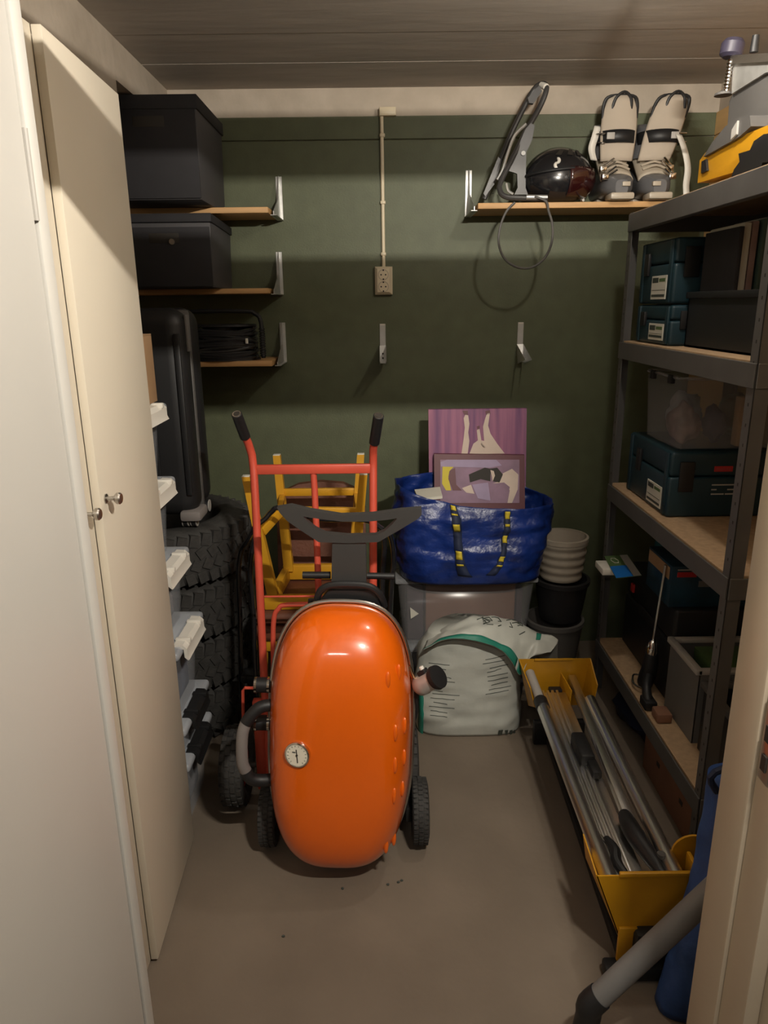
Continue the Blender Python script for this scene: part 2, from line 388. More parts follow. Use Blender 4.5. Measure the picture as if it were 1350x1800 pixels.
# ================================================================== TYRES
def tyre_mesh(R=.325, W=.212, rim=.205):
    prof = [(rim, .03), (rim + .012, .008), (rim + .05, 0), (R - .045, .004), (R - .014, .022), (R - .006, .05), (R - .006, W - .05), (R - .014, W - .022), (R - .045, W - .004), (rim + .05, W), (rim + .012, W - .008), (rim, W - .03)]
    b = B(); b.lathe(prof, 56, closed=True)
    return b, R, W
def tread_mesh(R, W):
    b = B(); n = 46
    for row, (z0, z1, tw) in enumerate(((.018, .060, .25), (.066, .102, -.5), (.110, .146, .5), (.152, .194, -.25))):
        for i in range(n):
            a = 2 * PI * (i + (.5 if row % 2 else 0)) / n; hw = PI * R / n * .74
            M = Matrix.Rotation(a, 4, 'Z') @ Matrix.Translation((R - .006, 0, (z0 + z1) / 2)) @ Matrix.Rotation(tw, 4, 'X')
            inset = .012 if row in (0, 3) else 0
            b.box(-.010 - inset, .006 - inset * .2, -hw, hw, -(z1 - z0) / 2, (z1 - z0) / 2, M=M)
    return b
t0_ = thing('car_tyre', 'winter car tyre at the bottom of the stack, on the floor', 'tyre', (-.868, 2.64, 0), 'car tyres stacked in the left corner')
b, R_, W_ = tyre_mesh(); 
for v in b.bm.verts: v.co += Vector((-.868, 2.64, 0))
b.build('carcass', M_rubber, t0_, ang=60)
b = tread_mesh(R_, W_)
for v in b.bm.verts: v.co += Vector((-.868, 2.64, 0))
b.build('tread', M_rubber, t0_)['kind'] = 'stuff'
dup(t0_, (.012, -.01, .215), 'winter car tyre second from the floor in the stack', .3)
dup(t0_, (.020, -.03, .430), 'winter car tyre second from the top of the stack', .9)
dup(t0_, (.030, -.03, .645), 'topmost winter car tyre, under the black suitcase', 1.7)

# ================================================================== SUITCASE
t = thing('suitcase', 'black hard-shell suitcase standing on top of the tyres', 'suitcase', (-.83, 2.5, .862))
x0, x1, y0, y1, z0, z1 = -1.05, -.640, 2.365, 2.62, .90, 1.595
bx(x0, x1, y0, (y0 + y1) / 2 - .006, z0, z1, bev=.055, seg=6).build('front_shell', M_black, t)
bx(x0, x1, (y0 + y1) / 2 + .006, y1, z0, z1, bev=.055, seg=6).build('rear_shell', M_black, t)
bx(x0 + .006, x1 - .006, (y0 + y1) / 2 - .012, (y0 + y1) / 2 + .012, z0 + .006, z1 - .006, bev=.011).build('zip_band', M_dgrey, t)
for i in range(4):
    zz = .10 * i
    bx(x0 + .08 + zz, x0 + .10 + zz, y0 - .006, y0 + .004, z0 + .08, z1 - .08, bev=.004).build('ridge', M_black, t)
bx(x1 - .004, x1 + .008, y0 + .045, y0 + .075, z1 - .14, z1 - .02, bev=.005).build('corner_guard', M_grey, t)
bx(x1 - .06, x1 + .012, y0 - .012, y0 + .10, z0 - .012, z0 + .024, bev=.010).build('corner_guard', M_foam, t)
for yy in (y0 + .03, y1 - .04):
    for xx in (x0 + .06, x1 - .035):
        wv = B()
        for k in (-.014, .014): wv.cyl((xx + k - .009, yy, .884), (xx + k + .009, yy, .884), .022, n=20)
        wv = wv.build('wheel', M_black, t)
        rr = B()
        for k in (-.0235, -.005, .005, .0235): rr.cyl((xx + k - .0012, yy, .884), (xx + k + .0012, yy, .884), .0225, n=20)
        rr.build('wheel_rim', M_lgrey, wv)

# ================================================================== LEFT SHELVES
def bracket(b, x, z_under, depth, h, th=.003, s_=1, yb=YB):
    """pressed steel shelf bracket whose wall leg rises above the board"""
    b.box(x - .013, x + .013, yb - .004, yb - .0005, z_under - .004, z_under + h, bev=.001, seg=1)
    b.prism([(x - th / 2, yb - .004, z_under + h), (x - th / 2, yb - .012, z_under + h), (x - th / 2, yb - .05, z_under + h * .45), (x - th / 2, yb - depth, z_under + .012), (x - th / 2, yb - depth, z_under - .004), (x - th / 2, yb - .004, z_under - .004)], (th, 0, 0))
    b.box(x - .013, x + .013, yb - depth, yb - .004, z_under - .004, z_under - .0005, bev=.001, seg=1)
    return b
def wall_shelf(label, x0, x1, ztop, th, brs, h):
    t = thing('wall_shelf', label, 'shelf', ((x0 + x1) / 2, 3.08, ztop - th), 'pine wall shelves on the green wall')
    bx(x0, x1, 2.952, YB - .006, ztop - th, ztop, bev=.002).build('board', M_wood, t)
    for x in brs: bracket(B(), x, ztop - th, .20, h).build('bracket', M_galv, t)
    return t
wall_shelf('uppermost pine shelf on the left, under the tall black box', -1.19, -.430, 1.960, .021, (-.434 + .018, -1.1), .165)
wall_shelf('middle pine shelf on the left, under the open black box', -1.19, -.446, 1.664, .020, (-.446 + .016, -1.1), .17)
wall_shelf('lowest pine shelf on the left, under the black cable reel', -1.19, -.446, 1.384, .022, (-.446 + .016, -1.1), .165)

M_boxlit = mat('side_lit_black_card', (.060, .058, .062), .6, var=.06)  # black box card painted lighter for the light on its sides
def lidded_box(label, x0, x1, y0, y1, z0, z1, lidh=.035, tilt=0.0, slot=True):
    t = thing('storage_box', label, 'box', ((x0 + x1) / 2, (y0 + y1) / 2, z0))
    b = B(); tp = .012
    b.prism([(x0 + tp, y0 + tp, z0), (x1 - tp, y0 + tp, z0), (x1 - tp, y1 - tp, z0), (x0 + tp, y1 - tp, z0)], (0, 0, .001))
    b.bm.free(); b.bm = bmesh.new(); b.box(x0 + .005, x1 - .005, y0 + .005, y1 - .005, z0, z1 - lidh * .5, bev=.004)
    for v in b.bm.verts:
        f = 1 - .035 * (1 - (v.co.z - z0) / (z1 - z0)); c = Vector(((x0 + x1) / 2, (y0 + y1) / 2, 0))
        v.co.x = c.x + (v.co.x - c.x) * f; v.co.y = c.y + (v.co.y - c.y) * f
    b.build('body', M_boxlit, t)
    bx(x0 + .010, x1 - .010, y0 + .002, y0 + .009, z0 + .004, z1 - lidh, bev=.001).build('unlit_front', M_blackm, t)  # front left black against the body's painted side light
    M = Matrix.Translation(((x0 + x1) / 2, y1, z1 - lidh)) @ Matrix.Rotation(tilt, 4, 'X') @ Matrix.Translation((-(x0 + x1) / 2, -y1, -(z1 - lidh)))
    bx(x0, x1, y0, y1, z1 - lidh, z1, bev=.003, M=M).build('lid', M_blackm, t)
    if slot:
        hx = (x0 + x1) / 2 + .01
        h = bx(hx - .055, hx + .055, y0 + .0005, y0 + .012, z1 - lidh - .055, z1 - lidh - .020, bev=.003).build('hand_slot', M_hole, t)
    return t
lidded_box('tall black storage box on the uppermost left shelf', -.985, -.622, 2.735, 3.16, 1.961, 2.292, .045)
sb = lidded_box('black storage box with its lid ajar on the middle left shelf', -.985, -.612, 2.78, 3.15, 1.665, 1.905, .03, tilt=-.045)
B().cyl((-.76, 2.786, 1.825), (-.76, 2.776, 1.825), .010, n=16).build('rivet', M_steel, sb)
t = tag(B().prism([(-.86, 2.80, 1.879), (-.74, 2.79, 1.879), (-.735, 2.95, 1.886), (-.86, 2.95, 1.888)], (0, 0, .002)).build('paper_sheet', M_label), 'white paper sheet poking out from the lid of the black box', 'paper')

# cable reel on lowest left shelf
t = thing('cable_reel', 'black cable reel with tubular frame on the lowest left shelf', 'cable reel', (-.66, 3.04, 1.384))
cx, cy = -.665, 3.035
loops = B()
for i in range(15):
    z = 1.398 + (i % 8) * .0155; rr = 1.0 - .05 * (i // 8) + random.uniform(-.03, .02)
    pts = []
    for k in range(28):
        a = 2 * PI * k / 28
        pts.append((cx + .150 * rr * math.copysign(abs(math.cos(a)) ** .8, math.cos(a)), cy + .080 * rr * math.copysign(abs(math.sin(a)) ** .8, math.sin(a)), z + .010 * math.sin(a * 2 + i) * (1 if i % 3 else .3)))
    loops.tube(pts, .0068, 7, closed=True)
loops.build('cable', mat('glossy_black_cable', (.03, .03, .032), .22, var=.05), t)
B().lathe([(0, 1.39), (.07, 1.39), (.07, 1.515), (0, 1.515)], 24, (cx, cy, 0)).build('drum', M_black, t)
B().lathe([(0, 1.384), (.1, 1.384), (.1, 1.392), (0, 1.392)], 30, (0, 0, 0), M=Matrix.Translation((cx, cy, 0)) @ Matrix.Diagonal((1.62, .93, 1, 1))).build('flange', M_black, t)
B().lathe([(0, 1.518), (.1, 1.518), (.1, 1.526), (0, 1.526)], 30, (0, 0, 0), M=Matrix.Translation((cx, cy, 0)) @ Matrix.Diagonal((1.5, .9, 1, 1))).build('flange', M_black, t)
B().tube([(-.84, 2.958, 1.395), (-.84, 2.958, 1.53), (-.825, 2.958, 1.565), (-.79, 2.958, 1.578), (-.55, 2.958, 1.578), (-.505, 2.958, 1.568), (-.482, 2.958, 1.535), (-.480, 2.958, 1.395)], .0085, 10, sm=3).build('frame', M_black, t)
g = B()
for i in range(12): g.lathe([(.0085, 0), (.0125, .001), (.0125, .006), (.0085, .007)], 12, (-.4805, 2.958, 1.40 + i * .0095))
g.build('ribbed_grip', M_black, t)
B().lathe([(0, 0), (.006, 0), (.006, .02), (0, .02)], 10, (0, 0, 0), M=Matrix.Translation((-.545, 2.965, 1.452))).build('plug', M_white, t)

# ================================================================== ELECTRICS + BARE BRACKETS
t = thing('socket_outlet', 'cream double wall socket at the end of the conduit', 'socket', (.01, YB, 1.637))
b = B(); o = [(-.027, 1.637), (.047, 1.637), (.047, 1.750), (-.027, 1.750)]; i_ = [(-.017, 1.647), (.034, 1.647), (.034, 1.740), (-.017, 1.740)]
fr = [(x, YB - .001, z) for x, z in o]; ff = [(x, YB - .030, z) for x, z in i_]
V0 = [b.bm.verts.new(p) for p in fr]; V1 = [b.bm.verts.new((x, YB - .018, z)) for x, z in o]; V2 = [b.bm.verts.new(p) for p in ff]
for A_, B_ in ((V0, V1), (V1, V2)):
    for k in range(4): b.bm.faces.new((A_[k], A_[(k + 1) % 4], B_[(k + 1) % 4], B_[k]))
b.bm.faces.new(V2); b.bm.faces.new(V0[::-1]); b.build('cover', M_ivory, t)
for zz in (1.717, 1.669):
    M = Matrix.Translation((.0085, YB - .0305, zz)) @ Matrix.Rotation(PI / 2, 4, 'X')
    s_ = B().lathe([(.021, -.001), (.0225, .0012), (.0205, .0015), (.0195, -.0005)], 28, M=M, closed=True).build('socket_ring', M_frame, t)
    B().lathe([(0, 0), (.0195, 0), (.0195, .0006), (0, .0006)], 28, M=M).build('socket_well', M_ivory, t)
    for xx in (-.0095, .0095):
        B().lathe([(0, .0008), (.0032, .0008), (.0032, .0016), (0, .0016)], 12, M=M @ Matrix.Translation((xx, 0, 0))).build('pin_hole', M_hole, t)
    for yy in (-.018, .018): bx(-.003, .003, yy - .003, yy + .003, .0004, .0022, M=M).build('earth_clip', M_hole, t)
t = thing('cable_conduit', 'thin cream conduit running down the green wall to the socket', 'conduit', (.01, YB, 1.75))
B().cyl((.0105, YB - .010, 1.748), (.0085, YB - .010, 2.318), .0075, n=14).build('pipe', M_ivory, t)
for zz in (1.80, 2.0, 2.25): bx(-.001, .021, YB - .02, YB - .001, zz - .007, zz + .007, bev=.004).build('clip', M_ivory, t)
t = thing('junction_box', 'small cream junction box where the conduit meets the ceiling beam', 'junction box', (.033, YB, 2.317))
bx(-.001, .066, YB - .028, YB - .0015, 2.318, 2.349, bev=.003).build('cover', M_ivory, t)
bx(.001, .064, YB - .030, YB - .027, 2.322, 2.346, bev=.001).build('cover_plate', M_ivory, t)

def bare_bracket(label, x):
    t = thing('shelf_bracket', label, 'bracket', (x, YB, 1.345), 'empty steel shelf brackets')
    b = B(); b.box(x - .013, x + .013, YB - .004, YB - .0008, 1.40, 1.517, bev=.001, seg=1)
    b.build('wall_leg', M_galv, t)
    b = B(); b.prism([(x - .013, YB - .004, 1.425), (x + .013, YB - .004, 1.425), (x + .012, YB - .035, 1.352), (x - .012, YB - .035, 1.352)], (0, -.003, .0))
    b.build('arm', M_galv, t)
    for s_ in (-1, 1): B().prism([(x + s_ * .013, YB - .004, 1.425), (x + s_ * .012, YB - .040, 1.345), (x + s_ * .012, YB - .20, 1.371), (x + s_ * .012, YB - .20, 1.375)], (s_ * .002, 0, 0)).build('side_flange', M_galv, t)
    for zz, yy in ((1.392, YB - .0225), (1.374, YB - .030)): B().cyl((x, yy + .002, zz), (x, yy - .003, zz), .0036, n=10).build('screw_hole', M_hole, t)
    bx(x - .010, x + .010, YB - .006, YB - .003, 1.510, 1.517).build('hook', M_white, t)
bare_bracket('empty steel bracket on the green wall under the socket', .003)
bare_bracket('empty steel bracket on the green wall towards the metal rack', .600)

# ================================================================== RIGHT SHELF AND ITS THINGS
t = thing('wall_shelf', 'pine shelf on the right holding helmet and ski boots', 'shelf', (.79, 3.08, 1.944), 'pine wall shelves on the green wall')
bx(.372, 1.21, 2.952, YB - .006, 1.944, 1.965, bev=.002).build('board', M_wood, t)
bracket(B(), .362, 1.944, .22, .175).build('bracket', M_galv, t); bracket(B(), 1.12, 1.944, .22, .175).build('bracket', M_galv, t)

# folding tubular stand
t = thing('folding_stand', 'black folded tubular stand leaning up from the right shelf', 'stand', (.48, 3.06, 1.966))
def pt(x, y, Y): return P(x, y, Y=Y)
B().tube([pt(851, 350, 3.10), pt(868, 310, 3.10), pt(900, 232, 3.10), pt(930, 172, 3.10), pt(944, 152, 3.09), pt(957, 148, 3.07), pt(960, 160, 3.05), pt(948, 190, 3.05), pt(925, 230, 3.04), pt(905, 270, 3.03), pt(880, 320, 3.00), pt(880, 338, 2.985), pt(890, 346, 2.975), pt(910, 348, 2.97), pt(962, 349, 2.965)], .0105, 10, sm=4).build('tube_frame', M_tubed, t)
B().tube([pt(925, 218, 3.02), pt(905, 238, 3.02), pt(893, 268, 3.02), pt(883, 300, 3.02), pt(874, 316, 3.02)], .006, 8, sm=4).build('inner_tube', M_galv, t)
B().prism([pt(928, 172, 3.065), pt(948, 150, 3.065), pt(953, 160, 3.065), pt(938, 182, 3.065), pt(930, 181, 3.065)], (0, .02, 0)).build('top_joint', M_tubed, t)
B().prism([pt(923, 228, 3.025), pt(933, 216, 3.025), pt(940, 220, 3.025), pt(936, 245, 3.025), pt(925, 268, 3.025), pt(924, 330, 3.025), pt(928, 342, 3.025), pt(904, 342, 3.025), pt(910, 330, 3.025), pt(909, 305, 3.025), pt(893, 300, 3.025)], (0, .014, 0)).build('lever_plate', M_tubed, t)
B().cyl(pt(920, 269, 3.028), pt(920, 269, 3.015), .008, n=18).build('bolt', M_galv, t)
B().tube([pt(890, 322, 3.0), pt(893, 335, 3.0), pt(902, 341, 3.0)], .005, 8, sm=3).build('hook', M_galv, t)
B().cyl(pt(925, 346.5, 2.962), pt(962, 347, 2.962), .0088, n=14).build('sleeve', M_galv, t)
B().cyl(pt(952, 149, 3.08), pt(960, 153, 3.05), .012, n=14).build('end_cap', M_white, t)
B().prism([pt(876, 275, 3.085), pt(882, 283, 3.085), pt(872, 320, 3.085), pt(853, 345, 3.085), pt(850, 340, 3.085)], (0, .012, 0)).build('foot_plate', M_tubed, t)
tag(B().tube([pt(905, 356, 2.94), pt(890, 372, 2.938), pt(879, 400, 2.936), pt(877, 430, 2.936), pt(888, 456, 2.936), pt(910, 470, 2.936), pt(935, 470, 2.936), pt(958, 453, 2.936), pt(970, 425, 2.936), pt(971, 395, 2.937), pt(964, 370, 2.938), pt(960, 354, 2.942), pt(940, 345.5, 2.955)], .0045, 8, sm=4).build('hanging_cable', M_dgrey), 'dark cable loop hanging below the edge of the right shelf', 'cable')

# helmet
t = thing('ski_helmet', 'black ski helmet with white emblem on the right shelf', 'helmet', (.712, 3.05, 1.966))
hc = Vector((.695, 3.06, 2.052))
def helm(u, v):
    a = 2 * PI * u; ph = (v - .5) * PI
    x = math.cos(ph) * math.cos(a); y = math.cos(ph) * math.sin(a); z = math.sin(ph)
    r = Vector((x * .138, y * .115, z * (.122 if z > 0 else .09)))
    if z < -.75: r.z = -.75 * .09 - (-(z) - .75) * .06
    return hc + r
B().grid(helm, 40, 20, wrap=True).build('shell', M_helm, t)
def onhelm(a, ph, k=1.0):
    x = math.cos(ph) * math.cos(a); y = math.cos(ph) * math.sin(a); z = math.sin(ph)
    return hc + Vector((x * .138, y * .115, z * (.122 if z > 0 else .09))) * k
B().grid(lambda u, v: onhelm(-PI / 2 + .15 + u * 1.35, -.75 + v * 1.05, 1.045), 16, 10).build('goggle_visor', M_visor, t, solid=.004)
B().tube([onhelm(-PI / 2 - 1.2 + k * .21, .12 + .02 * k, 1.03) for k in range(8)], .006, 8).build('goggle_strap', M_black, t)
for k in range(3):
    B().prism([onhelm(-PI / 2 - .3 + k * .42, .72, 1.012), onhelm(-PI / 2 - .12 + k * .42, .98, 1.012), onhelm(-PI / 2 + .05 + k * .42, .95, 1.012), onhelm(-PI / 2 - .1 + k * .42, .70, 1.012)], (0, -.002, .002)).build('vent', M_hole, t)
# white curled emblem
e = B()
for sg in (1, -1):
    c_ = (-.22, .42)
    pts = [onhelm(-PI / 2 + c_[0] + sg * .055 * math.cos(q) * (1 - .35 * abs(q) / 3.2) , c_[1] + sg * (.075 + .075 * math.sin(q)), 1.015) for q in [(-1.7 + .4 * j) for j in range(10)]]
    e.tube(pts, [.0035 + .003 * math.sin(PI * j / 9) for j in range(10)], 8)
e.build('emblem', M_white, t)
B().tube([onhelm(-.25, -.6, 1.0), onhelm(-.5, -.85, 1.1), hc + Vector((.08, -.10, -.08))], .005, 8, sm=3).build('chin_strap', M_lgrey, t)

# ski boots, toes to the room
def boot(label, cx, lean, flip):
    t = thing('ski_boot', label, 'ski boot', (cx, 3.02, 1.966), 'ski boots on the right shelf')
    z0 = 1.966; yt = 2.925; L = .27; f = flip
    def foot(u, v):
        a = 2 * PI * u; y = yt + L * v; wv = .050 * (min(1, (v + .08) * 3.2) ** .5) * (1 - .12 * v)
        h = .062 + .075 * max(0, v - .08) ** .8
        ca, sa = math.cos(a), math.sin(a)
        s_ = lambda q: math.copysign(abs(q) ** .62, q)
        if v < .02: wv *= .75; h *= .8
        return (cx + wv * s_(ca), y, z0 + .022 + h / 2 + h / 2 * s_(sa))
    b = B(); b.grid(foot, 24, 12, wrap=True); 
    b.bm.verts.ensure_lookup_table(); b.bm.faces.new([b.bm.verts[i * 12] for i in range(24)]); b.bm.faces.new([b.bm.verts[i * 12 + 11] for i in range(24)][::-1])
    b.build('lower_shell', M_bootd, t)
    bx(cx - .036, cx + .036, yt - .020, yt + .06, z0 + .001, z0 + .026, bev=.007).build('toe_lug', M_boot, t)
    bx(cx - .036, cx + .036, yt + .17, yt + .28, z0 + .001, z0 + .026, bev=.007).build('heel_lug', M_boot, t)
    bx(cx + f * .012 - .012, cx + f * .012 + .012, yt - .008, yt + .01, z0 + .048, z0 + .064, bev=.002).build('toe_badge', M_boot, t)
    # instep overlap
    def inst(u, v):
        a = PI * u; y = yt + .055 + .13 * v; z = z0 + .075 + .115 * v ** 1.1
        return (cx + .047 * math.cos(a) * (1 - .05 * v), y - .004 + .02 * (1 - math.sin(a)), z + .026 * math.sin(a))
    B().grid(inst, 14, 10).build('instep', M_boot, t, solid=.008)
    for k in range(3):
        zz = z0 + .118 + k * .016; B().tube([(cx - .036, yt + .075 + k * .02, zz), (cx, yt + .062 + k * .02, zz + .012), (cx + .036, yt + .075 + k * .02, zz)], .0045, 8, sm=3).build('fold', M_boot, t)
    # cuff
    def cuff(u, v):
        a = 2 * PI * u; z = z0 + .165 + .125 * v
        return (cx + lean * v * .5 + (.055 + .004 * v) * math.cos(a), yt + .165 + .02 * v + (.068) * math.sin(a) - .02 * v, z + .012 * math.sin(a) * v)
    B().grid(cuff, 28, 8, wrap=True).build('cuff', M_bootd, t, solid=.007)
    # tongue / liner rising out of the cuff
    def tong(u, v):
        a = (u - .5) * 2.2; z = z0 + .150 + .225 * v; wv = .047 + .006 * math.sin(PI * v) - (.012 * max(0, v - .8) / .2)
        return (cx + lean * v + wv * math.sin(a) / math.sin(1.1), yt + .082 + .012 * v + .03 * (1 - math.cos(a)), z)
    B().grid(tong, 14, 12).build('tongue', M_liner, t, solid=.010)
    B().tube([(cx + lean * .68 - .05, yt + .105, z0 + .300), (cx + lean * .9 - .05, yt + .105, z0 + .350), (cx + lean - .033, yt + .100, z0 + .375), (cx + lean + .033, yt + .100, z0 + .375), (cx + lean * .9 + .05, yt + .105, z0 + .350), (cx + lean * .68 + .05, yt + .105, z0 + .300)], .0055, 8, sm=4).build('liner_edge', M_black, t)
    B().tube([(cx + lean - .028, yt + .096, z0 + .325), (cx + lean - .02, yt + .088, z0 + .365), (cx + lean + .004, yt + .086, z0 + .386), (cx + lean + .026, yt + .090, z0 + .366), (cx + lean + .030, yt + .096, z0 + .33)], .0048, 8, sm=4).build('pull_loop', M_black, t)
    # power strap
    def strap(u, v):
        a = -PI * (.02 + .96 * u); z = z0 + .212 + .044 * v
        return (cx + lean * .42 + .064 * math.cos(a), yt + .150 + .082 * math.sin(a), z)
    sp = B().grid(strap, 22, 3).build('power_strap', M_black, t, solid=.004)
    bx(cx + lean * .42 - f * .030 - .012, cx + lean * .42 - f * .030 + .012, yt + .066, yt + .072, z0 + .222, z0 + .246, bev=.002).build('strap_print', M_lgrey, sp)
    # buckles
    for k, (zz, yy) in enumerate(((.125, .045), (.092, .012))):
        bk = B(); xx = cx - f * .044
        bk.tube([(xx - f * .006, yt + yy + .02, z0 + zz - .012), (xx + f * .030, yt + yy + .0, z0 + zz + .016)], .0035, 8); bk.tube([(xx - f * .006, yt + yy + .02, z0 + zz + .0), (xx + f * .026, yt + yy + .0, z0 + zz + .028)], .0035, 8)
        bk.box(xx - .014, xx + .006, yt + yy + .0, yt + yy + .022, z0 + zz - .018, z0 + zz + .004, bev=.003); bk.build('buckle', M_chrome, t)
    b = B(); xx = cx + lean * .42 + f * -.066
    for dz in (.218, .248): b.tube([(xx - .006, yt + .13, z0 + dz), (xx + .004, yt + .09, z0 + dz - .003), (xx + f * .022, yt + .075, z0 + dz - .006)], .003, 8)
    b.build('strap_buckle', M_chrome, t)
    todo = list(t.children) + [g for c in t.children for g in c.children]
    for c in todo:
        for v in c.data.vertices: v.co.x *= 1.25
    return t
boot('ski boot next to the black helmet, standing upright', .908, .004, 1)
boot('ski boot beside the rack corner, its tongue leaning right', 1.052, .050, -1)
def ribbon(name, pts, w_, m, label, cat, sm=5, tw=None):
    pts = smooth([Vector(p) for p in pts], sm); b = B(); A = []
    for p in pts: A.append((b.bm.verts.new(p + Vector((-w_ / 2, 0, .002))), b.bm.verts.new(p + Vector((w_ / 2, 0, -.002)))))
    for q, r in zip(A, A[1:]): b.bm.faces.new((q[0], q[1], r[1], r[0]))
    o = b.build(name, m, solid=.002); return tag(o, label, cat)
ribbon('boot_strap', [P(1193, 236, Y=2.99), P(1203, 262, Y=2.965), P(1209, 295, Y=2.95), P(1206, 325, Y=2.95), P(1207, 346, Y=2.95)], .024, M_white, 'pale webbing strap hanging down beside the outer ski boot', 'strap')
ribbon('boot_strap', [P(1051, 222, Y=3.04), P(1046, 240, Y=3.03), P(1040, 262, Y=3.03), P(1044, 282, Y=3.04)], .026, M_white, 'pale webbing strap hanging between the helmet and the ski boot', 'strap')

# ================================================================== HAND TRUCK
def wheel(root, c, R, W, hub_m, nblk=26, rows=3, name='wheel'):
    """wheel on an X axle: tyre with tread, rim and hub"""
    M = Matrix.Translation(c) @ Matrix.Rotation(PI / 2, 4, 'Y')
    ri = R * .55
    ty = B().lathe([(ri, -W * .32), (R * .8, -W / 2), (R * .93, -W * .44), (R * .975, -W * .25), (R * .985, 0), (R * .975, W * .25), (R * .93, W * .44), (R * .8, W / 2), (ri, W * .32)], 44, M=M, closed=True).build(name, M_rubber, root, ang=60)
    tr = B()
    for row in range(rows):
        zz = (row - (rows - 1) / 2) * W * .88 / rows
        drop = (abs(zz) / (W / 2)) ** 2 * R * .07
        for i in range(nblk):
            a = 2 * PI * (i + .5 * (row % 2)) / nblk; hw = PI * R / nblk * .62
            tr.box(R - drop - .010, R - drop + .002, -hw, hw, zz - W * .36 / rows, zz + W * .36 / rows, M=M @ Matrix.Rotation(a, 4, 'Z'))
    tr.build('tread', M_rubber, ty)['kind'] = 'stuff'
    B().lathe([(0, -W * .2), (ri * 1.02, -W * .28), (ri * 1.02, W * .28), (0, W * .2)], 30, M=M).build('rim', hub_m, ty)
    B().lathe([(0, -W * .45), (ri * .3, -W * .45), (ri * .3, W * .45), (0, W * .45)], 18, M=M).build('hub', M_dgrey, ty)
    return ty
t = thing('hand_truck', 'red tubular hand truck with black grips behind the orange barbecue', 'hand truck', (-.22, 2.1, 0))
def railY(y): return 2.19 + (2.05 - 2.19) * (y - 825) / (1240 - 825)
railL = [P(x, y, Y=railY(y)) for x, y in ((470, 1290), (464, 1190), (456, 1020), (449, 880), (446, 825), (443, 800))] + [P(436, 778, Y=2.185), P(431, 768, Y=2.17)]
railR = [P(x, y, Y=railY(y)) for x, y in ((655, 1290), (655, 1190), (656, 1020), (656, 880), (656, 825), (656, 803))] + [P(656, 790, Y=2.185), P(658, 778, Y=2.17)]
zb = .13
railL = [Vector((railL[0].x, 2.03, .06))] + railL; railR = [Vector((railR[0].x, 2.03, .06))] + railR
B().tube(railL, .0125, 12).build('rail', M_red, t); B().tube(railR, .0125, 12).build('rail', M_red, t)
for a, e_ in ((P(431, 768, Y=2.17), P(416, 728, Y=2.115)), (P(658, 778, Y=2.17), P(665.5, 731, Y=2.115))):
    g = B().cyl(a, e_, .0165, .0160, n=18).build('grip', M_black, t)
    d = (e_ - a).normalized()
    B().cyl(e_ - d * .001, e_ + d * .002, .0135, n=18).build('tube_end', M_chrome, g)
    B().cyl(e_ + d * .002, e_ + d * .0026, .0095, n=18).build('tube_bore', M_hole, g)
p0, p1 = P(446, 825, Y=2.19), P(656, 825, Y=2.19)
bx(p0.x + .008, p1.x - .008, 2.181, 2.199, p0.z - .016, p0.z + .014, bev=.004).build('crossbar', M_red, t)
B().tube([P(551, 832, Y=2.195), P(553, 860, Y=2.19), P(557, 950, Y=2.16), P(560, 1040, Y=2.125), P(562, 1150, Y=2.09)], .0105, 12).build('centre_bar', M_red, t)
pa, pb = P(452, 1049, Y=2.125), P(655, 1047, Y=2.125)
B().cyl(pa, pb, .0035, n=8).build('tie_rod', M_red, t)
B().tube([P(482, 1250, Y=2.045), P(480, 1130, Y=2.085), P(482, 1085, Y=2.10), P(490, 1070, Y=2.105), P(506, 1063, Y=2.107), P(600, 1062, Y=2.107), P(622, 1064, Y=2.107), P(640, 1074, Y=2.10), P(645, 1100, Y=2.09), P(645, 1250, Y=2.045)], .008, 10, sm=3).build('inner_hoop', M_red, t)
axle_y, axle_z = 2.06, .130
B().cyl((-.53, axle_y, axle_z), (.10, axle_y, axle_z), .009, n=12).build('axle', M_dgrey, t)
bx(-.40, -.03, 1.985, 2.05, .012, .020, bev=.002).build('toe_plate', M_red, t)
bx(-.43, -.395, 2.035, 2.065, .05, .38, bev=.004).build('side_plate', M_red, t)
bx(-.04, -.005, 2.035, 2.065, .05, .38, bev=.004).build('side_plate', M_red, t)
B().tube([P(462, 1210, Y=2.05), P(430, 1209, Y=2.03), P(427, 1214, Y=2.03), P(428, 1330, Y=2.03)], .005, 8).build('wheel_guard', M_red, t)
wheel(t, Vector((-.498, axle_y, axle_z)), .130, .082, M_redp, 24, 4)
wheel(t, Vector((.062, axle_y, axle_z)), .130, .082, M_redp, 24, 4)

# ================================================================== ORANGE BARBECUE
t = thing('barbecue', 'orange enamel gas barbecue folded upright on a wheeled cart', 'barbecue', (-.135, 1.85, 0))
tilt, rollb = math.radians(7.6), math.radians(2.2)
Mb = Matrix.Translation((-.131, 1.792, .412)) @ Matrix.Rotation(rollb, 4, 'Y') @ Matrix.Rotation(-tilt, 4, 'X')
